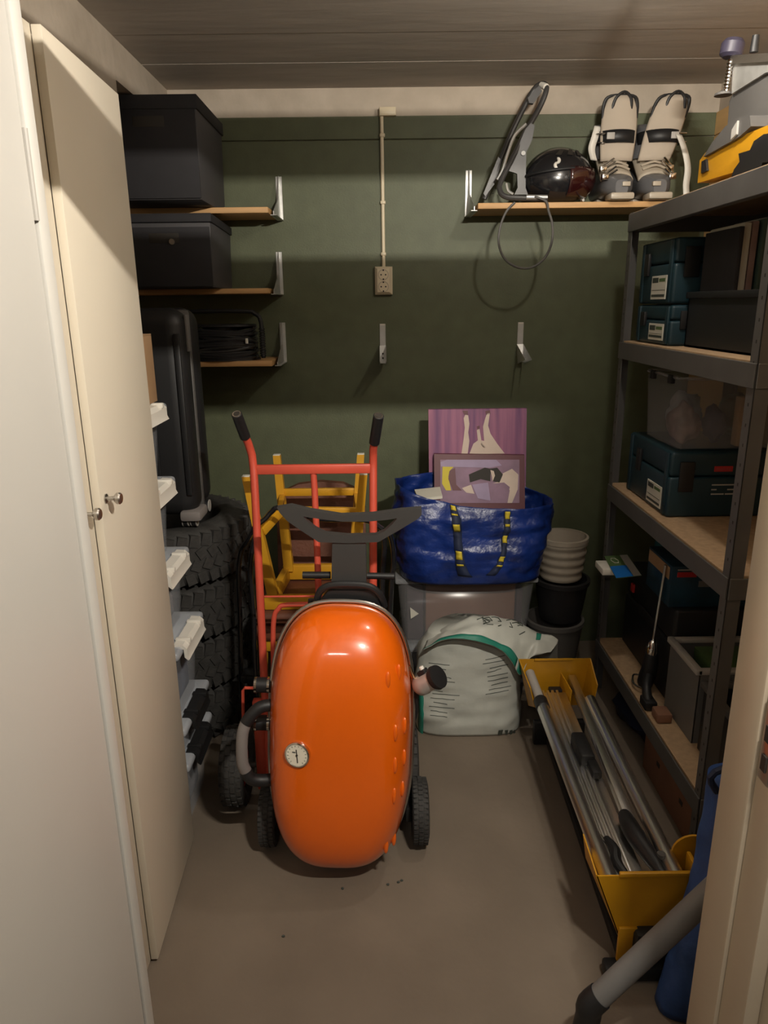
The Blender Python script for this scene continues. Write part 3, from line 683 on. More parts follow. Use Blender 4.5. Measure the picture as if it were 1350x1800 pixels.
# local: x right, y = away from camera, z up along the lid
HW, HH, DD = .201, .386, .150
def se(a, n=2.9):
    c, s_ = math.cos(a), math.sin(a)
    return (math.copysign(abs(c) ** (2 / n), c), math.copysign(abs(s_) ** (2 / n), s_))
def lid_pt(a, q, k=1.0):
    """q 0 centre .. 1 rim; dome toward camera (-y)"""
    x, z = se(a); prof = (1 - q ** 4.6) ** (1 / 1.9)
    return Vector((x * HW * q * k, -DD * prof, z * HH * q * k))
def dome_y(x, z):
    n = 2.9; q = (abs(x / HW) ** n + abs(z / HH) ** n) ** (1 / n); return -DD * max(0, (1 - q ** 4.6)) ** (1 / 1.9)
b = B(); NA = 96; qs = [0] + [.12 * k for k in range(1, 6)] + [.66, .72, .77, .82, .86, .90, .93, .955, .975, .99, 1.0]
rings = []
for q in qs:
    if q == 0: rings.append([b.bm.verts.new(Mb @ lid_pt(0, 0))])
    else: rings.append([b.bm.verts.new(Mb @ lid_pt(2 * PI * i / NA, q)) for i in range(NA)])
rings.append([b.bm.verts.new(Mb @ (lid_pt(2 * PI * i / NA, 1.0) + Vector((0, .022, 0)))) for i in range(NA)])
for A_, B_ in zip(rings, rings[1:]):
    for i in range(NA):
        j = (i + 1) % NA
        if len(A_) == 1: b.bm.faces.new((A_[0], B_[i], B_[j]))
        else: b.bm.faces.new((A_[i], A_[j], B_[j], B_[i]))
lid = b.build('lid', M_orange, t, ang=80)
B().tube([Mb @ Vector((x * (HW + .006), .028, z * (HH + .006))) for x, z in [se(2 * PI * i / 72) for i in range(72)]], .0065, 10, closed=True).build('rim_trim', M_steel, t)
b = B()
rb = []
for q, yy in ((1.0, .034), (1.015, .050), (.99, .085), (.9, .125), (.7, .150)):
    rb.append([b.bm.verts.new(Mb @ Vector((x * HW * q, yy, z * HH * q))) for x, z in [se(2 * PI * i / 64) for i in range(64)]])
for A_, B_ in zip(rb, rb[1:]):
    for i in range(64): b.bm.faces.new((A_[i], A_[(i + 1) % 64], B_[(i + 1) % 64], B_[i]))
b.bm.faces.new(rb[0]); b.bm.faces.new(rb[-1][::-1]); b.build('base_shell', M_black, t)
# louvre ribs pressed into the lid
for (lx, lz) in ((.127, .222), (.156, .232), (.151, .075), (.176, .083), (.153, -.018), (.178, -.010), (.153, -.108), (.176, -.102), (.136, -.272), (.158, -.266)):
    yy = dome_y(lx, lz)
    M = Mb @ Matrix.Translation((lx, yy - .0005, lz)) @ Matrix.Rotation(-.45 - (lx - .14) * 9, 4, 'Z') @ Matrix.Diagonal((.0075, .006, .024, 1))
    s_ = B(); s_.grid(lambda u, v: (math.cos((v - .5) * PI) * math.cos(2 * PI * u), math.cos((v - .5) * PI) * math.sin(2 * PI * u), math.sin((v - .5) * PI)), 12, 9, wrap=True, M=M)
    s_.build('louvre', M_orange, lid, ang=80)
# thermometer
tx, tz = -.106, .018
Mt = Mb @ Matrix.Translation((tx, dome_y(tx, tz) + .004, tz)) @ Matrix.Rotation(-.25, 4, 'Z') @ Matrix.Rotation(PI / 2, 4, 'X')
th = B().lathe([(0, 0), (.035, 0), (.036, .006), (.0345, .011), (.031, .0125), (.030, .010), (0, .010)], 40, M=Mt).build('thermometer', M_chrome, t)
B().lathe([(0, .0102), (.0298, .0102), (.0298, .0108), (0, .0108)], 36, M=Mt).build('dial', M_dial, th)
nd_ = B(); nd_.box(-.0012, .0012, -.021, .016, .011, .0120, M=Mt @ Matrix.Rotation(.12, 4, 'Z')); nd_.lathe([(0, .011), (.003, .011), (.003, .013), (0, .013)], 12, M=Mt); nd_.build('needle', M_hole, th)
tk = B()
for i in range(14):
    a = math.radians(-140 + i * 280 / 13) + PI / 2
    tk.box(.0235, .0272, -.0006, .0006, .011, .0115, M=Mt @ Matrix.Rotation(a, 4, 'Z'))
tk.box(-.013, -.004, .006, .009, .011, .0115, M=Mt); tk.build('scale_marks', M_ink, th)
# lid handle on the left
h = thing_handle = B().tube([Mb @ Vector(p) for p in ((-.262, -.05, .058), (-.270, -.056, .03), (-.272, -.058, -.015), (-.270, -.056, -.06), (-.262, -.05, -.086))], .0165, 14, sm=3).build('handle_grip', M_foam, t)
for pts in (((-.195, -.035, .105), (-.222, -.042, .102), (-.245, -.047, .082), (-.262, -.05, .057)), ((-.262, -.05, -.085), (-.25, -.048, -.108), (-.225, -.04, -.118), (-.195, -.035, -.118))):
    B().tube([Mb @ Vector(p) for p in pts], .0175, 14, sm=3).build('handle_arm', M_black, t)
for zz in (.135, .02):
    B().cyl(Mb @ Vector((-.25, .035, zz)), Mb @ Vector((-.205, .035, zz)), .022, n=20).build('hinge_barrel', M_black, t)
    for xx in (-.252, -.215): B().cyl(Mb @ Vector((xx, .035, zz)), Mb @ Vector((xx + .007, .035, zz)), .0235, n=20).build('hinge_ring', M_chrome, t)
# regulator on the right
rc = Mb @ Vector((.216, .02, .145))
rax = Vector((.66, -.42, .62)).normalized()
Mr = Matrix.Translation(rc) @ rax.to_track_quat('Z', 'Y').to_matrix().to_4x4() @ Matrix.Scale(1.2, 4)
rg = B().lathe([(0, 0), (.018, 0), (.024, .008), (.025, .024), (.023, .028), (.023, .052), (.020, .058), (0, .060)], 28, M=Mr).build('regulator', M_galv, t)
B().lathe([(0, .058), (.027, .058), (.029, .062), (.028, .072), (0, .074)], 28, M=Mr).build('regulator_knob', M_black, rg)
bx(-.009, .009, .018, .032, .026, .050, bev=.003, M=Mr).build('regulator_valve', M_black, rg)
B().lathe([(0, 0), (.0055, 0), (.0055, .008), (0, .010)], 12, M=Mr @ Matrix.Translation((0, .031, .042)) @ Matrix.Rotation(-PI / 2, 4, 'X')).build('regulator_pin', M_white, rg)
B().tube([rc + Vector((.0, 0, .0)), rc + Vector((-.004, .0, -.03)), rc + Vector((-.006, .01, -.10)), Mb @ Vector((.19, .06, -.02))], .007, 8, sm=4).build('gas_hose', M_black, rg)
B().cyl(rc + Vector((-.012, 0, .03)), rc + Vector((-.026, .005, .065)), .007, n=12).build('brass_fitting', mat('brass', (.55, .30, .16), .3, 1.0), rg)
# cart: column, handle bar, side bars, wheels
Yh = 1.925
cl = B(); cl.prism([P(584, 957, Y=Yh - .03), P(643, 957, Y=Yh - .03), P(644, 1040, Y=Yh - .03), P(582, 1040, Y=Yh - .03)], (0, .05, 0)); cl.build('column', M_tubed, t)
out = [P(x, y, Y=Yh - .03) for x, y in ((487, 893), (512, 889), (545, 897), (600, 906), (655, 904), (705, 897), (741, 894), (741, 905), (735, 912), (700, 933), (665, 953), (612, 955), (560, 953), (528, 932), (505, 916), (492, 902))]
inn = [P(x, y, Y=Yh - .03) for x, y in ((533, 908), (540, 909), (560, 912), (602, 917), (645, 917), (680, 914), (698, 911), (697, 913), (690, 921), (676, 934), (660, 941), (612, 942), (572, 938), (554, 929), (541, 918), (535, 911))]
B().ring(out, inn, (0, .016, .003)).build('push_handle', M_tubed, t)
B().cyl(P(532, 1011, Y=Yh), P(581, 1011, Y=Yh), .0105, n=14).build('side_bar', M_black, t)
B().cyl(P(645, 1012, Y=Yh), P(693, 1013, Y=Yh), .0095, n=14).build('side_bar', M_black, t)
B().tube([P(556, 1062, Y=1.895), P(562, 1040, Y=1.885), P(580, 1029, Y=1.88), P(615, 1027, Y=1.88), P(650, 1031, Y=1.88), P(668, 1046, Y=1.885), P(676, 1066, Y=1.895)], .010, 10, sm=4).build('carry_handle', M_black, t)
B().prism([P(560, 1060, Y=1.89), P(578, 1038, Y=1.89), P(652, 1038, Y=1.89), P(680, 1062, Y=1.89)], (0, .02, 0)).build('latch_plate', M_black, t)
for s_ in (-1, 1):
    B().tube([Mb @ Vector((s_ * .10, .15, .36)), Mb @ Vector((s_ * .13, .17, 0)), Vector((-.145 + s_ * .17, 1.90, .10))], .012, 10).build('cart_leg', M_black, t)
B().cyl((-.39, 1.865, .098), (.09, 1.865, .098), .009, n=12).build('axle', M_dgrey, t)
wheel(t, Vector((-.362, 1.865, .099)), .098, .052, M_dgrey, 40, 3)
wheel(t, Vector((.100, 1.865, .099)), .098, .052, M_dgrey, 40, 3)
B().box(.055, .075, 1.84, 1.90, .075, .125, bev=.005).build('wheel_fork', M_black, t)
B().box(-.20, -.10, 1.735, 1.80, .0, .05, bev=.012).build('foot', M_black, t)

# ================================================================== CHAIRS BEHIND THE TRUCK
def upc(label, upside):
    t = thing('dining_chair', label, 'chair', (-.26, 2.55, .0 if not upside else .515), 'yellow wooden chairs stacked seat to seat')
    return t
t = upc('yellow wooden chair turned upside down, legs up, on its twin', True)
feet = [Vector((-.464, 2.36, 1.046)), Vector((-.068, 2.36, 1.048)), Vector((-.402, 2.66, 1.056)), Vector((-.085, 2.66, 1.056))]
tops = [Vector((-.400, 2.385, .60)), Vector((-.115, 2.385, .60)), Vector((-.375, 2.64, .60)), Vector((-.125, 2.64, .60))]
for f_, tp in zip(feet, tops):
    lg = B(); d = (f_ - tp); h_ = .0135
    V0 = [lg.bm.verts.new(f_ + Vector((sx * h_, sy * h_, 0))) for sx, sy in ((-1, -1), (1, -1), (1, 1), (-1, 1))]
    V1 = [lg.bm.verts.new(tp + Vector((sx * h_ * 1.35, sy * h_ * 1.35, 0))) for sx, sy in ((-1, -1), (1, -1), (1, 1), (-1, 1))]
    lg.bm.faces.new(V0); lg.bm.faces.new(V1[::-1])
    for k in range(4): lg.bm.faces.new((V0[k], V0[(k + 1) % 4], V1[(k + 1) % 4], V1[k]))
    l_ = lg.build('leg', M_ywood, t)
    bx(f_.x - .013, f_.x + .013, f_.y - .013, f_.y + .013, f_.z - .001, f_.z + .003, bev=.001).build('foot_pad', M_label, l_)
def beam(a, b_, hw, hz, name, m, par):
    a, b_ = Vector(a), Vector(b_); d = (b_ - a).normalized(); s_ = d.cross(Vector((0, 0, 1))).normalized() * hw; u_ = s_.cross(d).normalized() * hz
    o = B(); A_ = [o.bm.verts.new(a + p * s_ + q * u_) for p, q in ((-1, -1), (1, -1), (1, 1), (-1, 1))]; B_ = [o.bm.verts.new(b_ + p * s_ + q * u_) for p, q in ((-1, -1), (1, -1), (1, 1), (-1, 1))]
    o.bm.faces.new(A_[::-1]); o.bm.faces.new(B_)
    for k in range(4): o.bm.faces.new((A_[k], A_[(k + 1) % 4], B_[(k + 1) % 4], B_[k]))
    bmesh.ops.bevel(o.bm, geom=list(o.bm.edges), offset=min(hw, hz) * .25, segments=2, affect='EDGES', profile=.5)
    return o.build(name, m, par)
beam((-.425, 2.372, .845), (-.372, 2.455, .892), .011, .016, 'stretcher', M_ywood, t)
beam((-.372, 2.455, .892), (-.388, 2.65, .895), .010, .013, 'stretcher', M_ywood, t)
beam((-.085, 2.372, .870), (-.105, 2.65, .895), .010, .016, 'stretcher', M_ywood, t)
beam((-.375, 2.47, .894), (-.085, 2.47, .885), .010, .014, 'stretcher', M_ywood, t)
beam((-.39, 2.655, .912), (-.10, 2.655, .912), .009, .014, 'stretcher', M_ywood, t)
beam((-.43, 2.375, .580), (-.085, 2.375, .580), .013, .026, 'seat_rail', M_ywood, t)
beam((-.40, 2.65, .590), (-.11, 2.65, .590), .013, .030, 'seat_rail', M_ywood, t)
beam((-.405, 2.38, .585), (-.385, 2.65, .585), .013, .028, 'seat_rail', M_ywood, t)
beam((-.112, 2.38, .585), (-.122, 2.65, .585), .013, .028, 'seat_rail', M_ywood, t)
bx(-.470, -.050, 2.335, 2.70, .502, .552, bev=.022, seg=4).build('seat_cushion', M_brown, t)
t = upc('yellow wooden chair standing upright with brown backrest against the wall', False)
bx(-.475, -.045, 2.33, 2.70, .440, .500, bev=.022, seg=4).build('seat_cushion', M_brown, t)
beam((-.44, 2.36, .42), (-.07, 2.36, .42), .012, .022, 'seat_rail', M_ywood, t)
beam((-.44, 2.70, .42), (-.07, 2.70, .42), .012, .022, 'seat_rail', M_ywood, t)
for xx, yy, x2, y2 in ((-.44, 2.37, -.465, 2.34), (-.07, 2.37, -.045, 2.34), (-.43, 2.71, -.45, 2.76), (-.08, 2.71, -.06, 2.76)):
    B().cyl((x2, y2, 0), (xx, yy, .44), .013, .016, n=12).build('leg', M_ywood, t)
for xx in (-.40, -.10): beam((xx, 2.725, .40), (xx, 2.815, .80), .014, .014, 'back_post', M_ywood, t)
pts = []
def backp(u, v):
    a = PI * u
    return 0
bk = [(-.435, .47), (-.435, .80), (-.425, .845), (-.395, .880), (-.345, .902), (-.255, .912), (-.165, .904), (-.115, .882), (-.085, .845), (-.075, .80), (-.075, .47)]
o = B(); o.prism([(x, 2.735 + (z - .5) * .2, z) for x, z in bk], (0, .035, 0)); o.build('backrest', M_brown, t)
# black tubular chair behind
t = thing('tube_chair', 'black tubular metal chair frame between the red truck and yellow chairs', 'chair', (-.25, 2.29, 0))
for pts in ([P(449, 925, Y=2.30), P(437, 947, Y=2.33), P(424, 968, Y=2.355), P(419, 1010, Y=2.36), P(422, 1090, Y=2.36), P(424, 1200, Y=2.35)],
            [P(452, 940, Y=2.285), P(444, 965, Y=2.29), P(440, 1010, Y=2.295), P(446, 1080, Y=2.295), P(450, 1200, Y=2.28)],
            [P(672, 930, Y=2.30), P(676, 958, Y=2.305), P(674, 985, Y=2.305), P(672, 1030, Y=2.30), P(676, 1200, Y=2.28)],
            [P(684, 935, Y=2.33), P(690, 958, Y=2.345), P(692, 990, Y=2.35), P(688, 1030, Y=2.35), P(683, 1200, Y=2.34)]):
    q = pts[-1].copy(); q.z = .010; B().tube(pts + [q], .0088, 10, sm=3).build('leg', M_helm, t)
B().tube([P(449, 925, Y=2.30), P(466, 912, Y=2.30), P(478, 899, Y=2.30), P(494, 893, Y=2.30), P(560, 912, Y=2.30), P(640, 914, Y=2.30), P(672, 930, Y=2.30)], .0088, 10, sm=4).build('back_hoop', M_helm, t)
xa_, xb_ = P(420, 1100, Y=2.33).x, P(688, 1100, Y=2.33).x
bx(xa_ + .02, xb_ - .01, 2.285, 2.305, .30, .33, bev=.006).build('cross_bar', M_black, t)
bx(xa_ + .0, xa_ + .05, 2.29, 2.36, .30, .33, bev=.006).build('side_bar', M_black, t)
bx(xb_ - .035, xb_ + .0, 2.29, 2.35, .30, .33, bev=.006).build('side_bar', M_black, t)

# ================================================================== TOTES
def tote(label, x0, x1, y0, y1, z0, z1, m, fills):
    t = thing('storage_tote', label, 'tote', ((x0 + x1) / 2, (y0 + y1) / 2, z0))
    b = B(); tp = .022
    A = [b.bm.verts.new((x, y, z0 + .002)) for x, y in ((x0 + tp, y0 + tp), (x1 - tp, y0 + tp), (x1 - tp, y1 - tp), (x0 + tp, y1 - tp))]
    T = [b.bm.verts.new((x, y, z1 - .02)) for x, y in ((x0, y0), (x1, y0), (x1, y1), (x0, y1))]
    b.bm.faces.new(A)
    for i in range(4): b.bm.faces.new((A[i], A[(i + 1) % 4], T[(i + 1) % 4], T[i]))
    bmesh.ops.bevel(b.bm, geom=[e for e in b.bm.edges if abs((e.verts[0].co - e.verts[1].co).z) > .02], offset=.03, segments=4, affect='EDGES', profile=.5)
    b.build('tub', m, t, solid=.003)
    bx(x0 - .012, x1 + .012, y0 - .012, y1 + .012, z1 - .022, z1, bev=.007).build('rim_lid', M_clear2, t)
    for (nm, a, mm) in fills: bx(*a, bev=.006).build(nm, mm, t)
    return t
M_plum = mat('plum_contents', (.060, .035, .045), .8, var=.2, scale=10)
tote('dark lower plastic tote on the floor under the clear one', .075, .588, 2.625, 2.98, 0, .272, mat('smoky_plastic', (.05, .045, .05), .35, alpha=.85), [('contents', (.12, .55, 2.66, 2.94, .01, .22), M_plum)])
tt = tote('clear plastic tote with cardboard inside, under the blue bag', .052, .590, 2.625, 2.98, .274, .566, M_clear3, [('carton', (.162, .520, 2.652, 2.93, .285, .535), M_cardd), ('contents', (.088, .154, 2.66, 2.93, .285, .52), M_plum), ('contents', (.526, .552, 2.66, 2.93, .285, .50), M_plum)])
B().prism([P(721, 1068, Y=2.630), P(736, 1079, Y=2.630), P(722, 1088, Y=2.630)], (0, .002, 0)).build('arrow_mark', M_label, tt)

# ================================================================== BLUE BAG
t = thing('shopping_bag', 'large blue woven plastic bag full of things on the clear tote', 'bag', (.34, 2.735, .567))
bcx, bcy, bz0 = .338, 2.735, .567
def bag_pt(u, v, off=0.0):
    a = 2 * PI * u; c, s_ = math.cos(a), math.sin(a)
    sx = math.copysign(abs(c) ** .55, c); sy = math.copysign(abs(s_) ** .6, s_)
    hx = .278 + .032 * v - .02 * v * v * (1 if c < 0 else -.6); hy = .195 + .03 * math.sin(PI * min(1, v * 1.1)) - .02 * v
    hgt = .345 + .030 * (-sx) + (-.035 if sy < 0 else -.02) * (1 - .4 * abs(sx)) - .012 * math.sin(3 * a)
    if sx > .4: hgt -= .035 * (sx - .4)
    p = Vector((bcx + sx * hx, bcy + sy * hy, bz0 + .004 + hgt * v))
    n = noise.noise(Vector((p.x * 7, p.y * 7, p.z * 9))) * .022 + noise.noise(Vector((p.x * 17, p.y * 17, p.z * 26 + 5))) * .014 + noise.noise(Vector((p.x * 40, p.y * 40, p.z * 60))) * .006
    k = min(1, v * 5)
    return p + Vector((sx, sy, 0)).normalized() * (n * k + off) - Vector((0, 0, 0))
b = B(); b.grid(bag_pt, 120, 36, wrap=True)
b.bm.verts.ensure_lookup_table(); b.bm.faces.new([b.bm.verts[i * 36] for i in range(120)])
b.build('bag_body', M_blue, t, solid=.002, ang=180)
def find_u(x, v, front=True):
    best = None
    for k in range(400):
        u = .5 + .5 * k / 400
        d = abs(bag_pt(u, v).x - x)
        if best is None or d < best[0]: best = (d, u)
    return best[1]
def strap(uv, w_, name, m, par, off=.004):
    b = B(); A = []
    for u, v in uv:
        A.append((b.bm.verts.new(bag_pt(u - w_ / 2, v, off)), b.bm.verts.new(bag_pt(u + w_ / 2, v, off))))
    for q, r in zip(A, A[1:]): b.bm.faces.new((q[0], q[1], r[1], r[0]))
    return b.build(name, m, par, solid=.0015)
def strap_path(pix):
    out_ = []
    for x, y in pix:
        p = P(x, y, Y=2.53); v = max(.02, min(.99, (p.z - bz0) / .33)); out_.append((find_u(p.x, v), v))
    r = []
    for (a, c), (d, e2) in zip(out_, out_[1:]):
        for k in range(8): r.append((a + (d - a) * k / 8, c + (e2 - c) * k / 8))
    return r + [out_[-1]]
for pix in (((799, 872), (802, 905), (805, 945), (807, 985), (815, 1012)), ((894, 888), (891, 925), (886, 960), (878, 985), (862, 1010))):
    sp = strap_path(pix); so = strap(sp, .0095, 'carry_strap', M_navy, t, .005)
    for k in range(0, len(sp) - 3, 5):
        if k % 2 == 0 or k % 3: strap(sp[k:k + (4 if k % 10 == 0 else 2)], .0066, 'strap_print', M_ylw, so, .0075)
M_pap = M_label
for pts in ([(.13, 2.60, .885), (.22, 2.60, .895), (.22, 2.72, .90), (.12, 2.72, .89)],): B().prism(pts, (0, 0, .01)).build('paper_bundle', M_pap, t)
bx(.12, .55, 2.62, 2.78, .60, .80, bev=.03).build('contents', M_plum, t)

# ================================================================== PAINTINGS
def lean(Yb, zb_, Yt, zt_):
    return lambda z: Yb + (Yt - Yb) * (z - zb_) / (zt_ - zb_)
t = thing('canvas_painting', 'purple canvas painting of raised pale legs leaning on the wall', 'painting', (.40, 2.88, .585))
ly = lean(2.865, .585, 2.975, 1.175)
def cv(x, y, f=0.0):
    p = P(x, y, Y=3.08); 
    for _ in range(4): p = P(x, y, Y=ly(p.z) - f)
    return p
TL, TR = cv(753, 720), cv(926, 718)
B().prism([TL, TR, Vector((TR.x - .003, ly(.585), .585)), Vector((TL.x + .003, ly(.585), .585))], (0, .02, 0)).build('canvas', M_purple, t)
for nm, px, mm in (('painted_leg', ((818, 729), (823, 730), (825, 745), (823, 760), (825, 775), (822, 798), (811, 798), (815, 770), (817, 752), (815, 735)), M_skin),
                   ('painted_leg', ((856, 727), (861, 726), (858, 748), (862, 762), (874, 780), (887, 797), (825, 798), (832, 780), (840, 774), (838, 756), (843, 754), (846, 774), (851, 775), (849, 750), (853, 735)), M_skin),
                   ('painted_shoe', ((813, 722), (822, 722), (823, 729), (816, 729)), M_mar), ('painted_shoe', ((853, 723), (861, 721), (862, 728), (854, 729)), M_mar),
                   ('painted_mark', ((846, 776), (851, 783), (856, 786), (850, 787), (845, 781)), M_mar), ('painted_mark', ((838, 750), (843, 748), (843, 753), (839, 754)), M_mar)):
    B().prism([cv(x, y, .0005) for x, y in px], (0, -.0015, 0)).build(nm, mm, t)
t = thing('framed_painting', 'smaller maroon-edged painting of figures standing in the blue bag', 'painting', (.40, 2.8, .585))
ly2 = lean(2.80, .62, 2.90, .99)
def cv2(x, y, f=0.0):
    p = P(x, y, Y=2.89)
    for _ in range(4): p = P(x, y, Y=ly2(p.z) - f)
    return p
a_, b_ = cv2(763, 798), cv2(922, 800)
B().prism([a_, b_, Vector((b_.x, ly2(.585), .585)), Vector((a_.x, ly2(.585), .585))], (0, .018, 0)).build('panel', M_mar, t)
for nm, px, mm in (('painted_field', ((774, 808), (913, 808), (913, 884), (774, 884)), M_lilac), ('painted_cloth', ((774, 812), (786, 808), (872, 808), (882, 818), (860, 822), (775, 820)), M_lpur),
                   ('painted_patch', ((778, 818), (800, 818), (790, 828), (788, 838), (793, 862), (784, 862), (777, 850)), M_yel), ('painted_shadow', ((790, 828), (800, 822), (802, 852), (812, 862), (796, 862), (788, 842)), M_mar),
                   ('painted_figure', ((803, 824), (815, 820), (828, 826), (826, 850), (812, 854), (802, 846)), M_lilac), ('painted_shadow', ((824, 834), (838, 828), (852, 822), (862, 824), (862, 846), (845, 842), (826, 848)), M_hole),
                   ('painted_patch', ((860, 824), (874, 822), (884, 834), (878, 848), (866, 846)), M_hole), ('painted_highlight', ((862, 826), (866, 846), (870, 836), (868, 828)), M_skin),
                   ('painted_figure', ((884, 832), (900, 824), (911, 834), (910, 860), (900, 884), (892, 884), (896, 862), (886, 848), (866, 850), (878, 846)), M_skin), ('painted_figure', ((866, 862), (886, 848), (896, 856), (892, 876), (866, 880)), M_lilac),
                   ('painted_figure', ((830, 852), (858, 848), (862, 880), (840, 876)), M_lpur), ('painted_highlight', ((812, 858), (828, 852), (834, 868), (820, 866)), M_skin)):
    k = {'painted_field': .0004}.get(nm, .0016 + .0006 * random.random())
    B().prism([cv2(x, y, k) for x, y in px], (0, -.001, 0)).build(nm, mm, t)

# ================================================================== POTS
def pot(label, m, c, rb_, rt_, z0, z1, ribs=0, rimw=.0, saucer=None):
    n = 24 if ribs else 8; prof = [(0, z0), (rb_, z0)]
    for i in range(1, n + 1):
        f = i / n; prof.append((rb_ + (rt_ - rb_) * f ** .8 + (.003 * math.sin(f * ribs * 2 * PI) if ribs else 0), z0 + (z1 - z0) * f))
    t = thing('plant_pot', label, 'plant pot', (c[0], c[1], z0), 'plant pots stacked beside the tote')
    B().lathe(prof + [(rt_ - .007, z1), (rb_ - .008 if rb_ > .02 else .01, z0 + .012), (0, z0 + .012)], 44, (c[0], c[1], 0)).build('vessel', m, t, ang=50)
    if rimw: B().lathe([(rt_ - .008, z1 - .004), (rt_ + rimw, z1 - .018), (rt_ + rimw, z1), (rt_ - .008, z1 + .002)], 44, (c[0], c[1], 0), closed=True).build('rim', m, t)
    return t
pc = (.728, 2.80)
pot('grey plastic plant pot at the bottom of the pot stack', M_potg, (.735, 2.86), .085, .122, 0, .285, rimw=.004)
pot('black plastic plant pot in the middle of the pot stack', M_potb, (.757, 2.86), .085, .112, .290, .470, rimw=.005)
pot('cream ribbed ceramic plant pot on top of the pot stack', M_pot, (.750, 2.86), .084, .104, .475, .658, ribs=5, rimw=.002)

# ================================================================== SACK
t = thing('compost_sack', 'white plastic compost sack with green edging, top folded over', 'sack', (.32, 2.49, 0))
scx, scy = .320, 2.490
def sack(u, v):
    a = 2 * PI * u; c, s_ = math.cos(a), math.sin(a)
    e1 = .55 if v < .6 else .55 + .4 * (v - .6)
    sx = math.copysign(abs(c) ** e1, c); sy = math.copysign(abs(s_) ** .75, s_)
    f = math.sin(min(1, (v + .06) * 4) * PI / 2); sh = 1.0 - .16 * v - .55 * max(0, v - .72) ** 1.3 / .28 ** .3
    hx = .215 * (.90 + .10 * f) * sh; hy = .106 * (.75 + .25 * f) * (1 - .1 * v - .75 * max(0, v - .7) ** 1.2 / .3 ** .2)
    z = .003 + .43 * v - (.03 * max(0, v - .8) * 5 * (abs(sx)) ** 2)
    p = Vector((scx - .01 * v + sx * hx, scy + sy * hy + .02 * v, z))
    n = noise.noise(Vector((p.x * 9, p.y * 9, p.z * 11))) * .016 + noise.noise(Vector((p.x * 22 + 3, p.z * 30, p.y * 20))) * .007
    return p + Vector((sx * .6, sy, .1)) * n * min(1, v * 6)
b = B(); b.grid(sack, 84, 40, wrap=True); b.bm.verts.ensure_lookup_table()
b.bm.faces.new([b.bm.verts[i * 40] for i in range(84)]); b.bm.faces.new([b.bm.verts[i * 40 + 39] for i in range(84)][::-1])
body = b.build('sack_body', M_sack, t, ang=180)
# folded-over top: a wrinkled sheet from the left shoulder over to the right tip
front = [(744, 1142, 2.372), (775, 1126, 2.365), (815, 1124, 2.360), (850, 1130, 2.358), (880, 1142, 2.360), (900, 1165, 2.362), (915, 1186, 2.366), (930, 1158, 2.375), (952, 1150, 2.390), (968, 1145, 2.41)]
mid = [(748, 1134, 2.42), (780, 1112, 2.42), (820, 1100, 2.42), (855, 1098, 2.42), (885, 1106, 2.42), (912, 1120, 2.42), (932, 1130, 2.42), (948, 1128, 2.43), (965, 1128, 2.44), (979, 1134, 2.45)]
rear = [(752, 1128, 2.50), (785, 1104, 2.50), (822, 1088, 2.50), (852, 1083, 2.50), (885, 1087, 2.50), (915, 1095, 2.50), (935, 1105, 2.49), (952, 1114, 2.48), (968, 1120, 2.48), (980, 1128, 2.48)]
down = [(p[0], p[1] + 45, 2.575) for p in rear]
rows = [[P(x, y, Y=Y) for x, y, Y in L] for L in (front, mid, rear, down)]
srows = [smooth(r, 6) for r in rows]; ncol = len(srows[0])
cols = [smooth([srows[k][i] for k in range(4)], 8) for i in range(ncol)]
b = B(); G = []
for i, c_ in enumerate(cols):
    col_ = []
    for j, p in enumerate(c_):
        n = noise.noise(Vector((p.x * 16, p.y * 16, p.z * 18))) * .012 + noise.noise(Vector((p.x * 40, p.y * 30, p.z * 40))) * .004
        col_.append(b.bm.verts.new(p + Vector((0, -.3, 1)) * n * (1 if 0 < j else .4)))
    G.append(col_)
for i in range(len(G) - 1):
    for j in range(len(G[0]) - 1): b.bm.faces.new((G[i][j], G[i + 1][j], G[i + 1][j + 1], G[i][j + 1]))
b.build('folded_top', M_sack, t, solid=.003, ang=180)
def sheet_strip(i0, i1, j0, j1, name, m, par, off=.004):
    b = B(); G2 = []
    for i in range(i0, i1):
        cc = []
        for j in range(j0, j1):
            p = cols[i][j]; n = noise.noise(Vector((p.x * 16, p.y * 16, p.z * 18))) * .012 + noise.noise(Vector((p.x * 40, p.y * 30, p.z * 40))) * .004
            cc.append(b.bm.verts.new(p + Vector((0, -.3, 1)) * n * (1 if 0 < j else .4) + Vector((0, -.7, .7)) * off))
        G2.append(cc)
    for i in range(len(G2) - 1):
        for j in range(len(G2[0]) - 1): b.bm.faces.new((G2[i][j], G2[i + 1][j], G2[i + 1][j + 1], G2[i][j + 1]))
    return b.build(name, m, par, solid=.001, ang=180)
sheet_strip(0, 33, 0, 4, 'green_edge', M_teal, t)
sheet_strip(33, 38, 0, 4, 'green_edge', M_teal, t)
sheet_strip(39, 43, 9, 15, 'green_print', M_teal, t)
for k in range(22):
    i_s = random.randint(15, 30); j_s = random.randint(8, 15); cl_ = []
    for q in range(3):
        p = cols[min(ncol - 1, i_s + q * random.choice((0, 1, 1)))][min(len(cols[0]) - 1, j_s + q * random.choice((0, 1)))]
        n = noise.noise(Vector((p.x * 16, p.y * 16, p.z * 18))) * .012 + noise.noise(Vector((p.x * 40, p.y * 30, p.z * 40))) * .004
        cl_.append(p + Vector((0, -.3, 1)) * n + Vector((q * .0015, -.001, .0028)))
    B().tube(cl_, .0018, 5).build('printed_mark', M_ink, t)
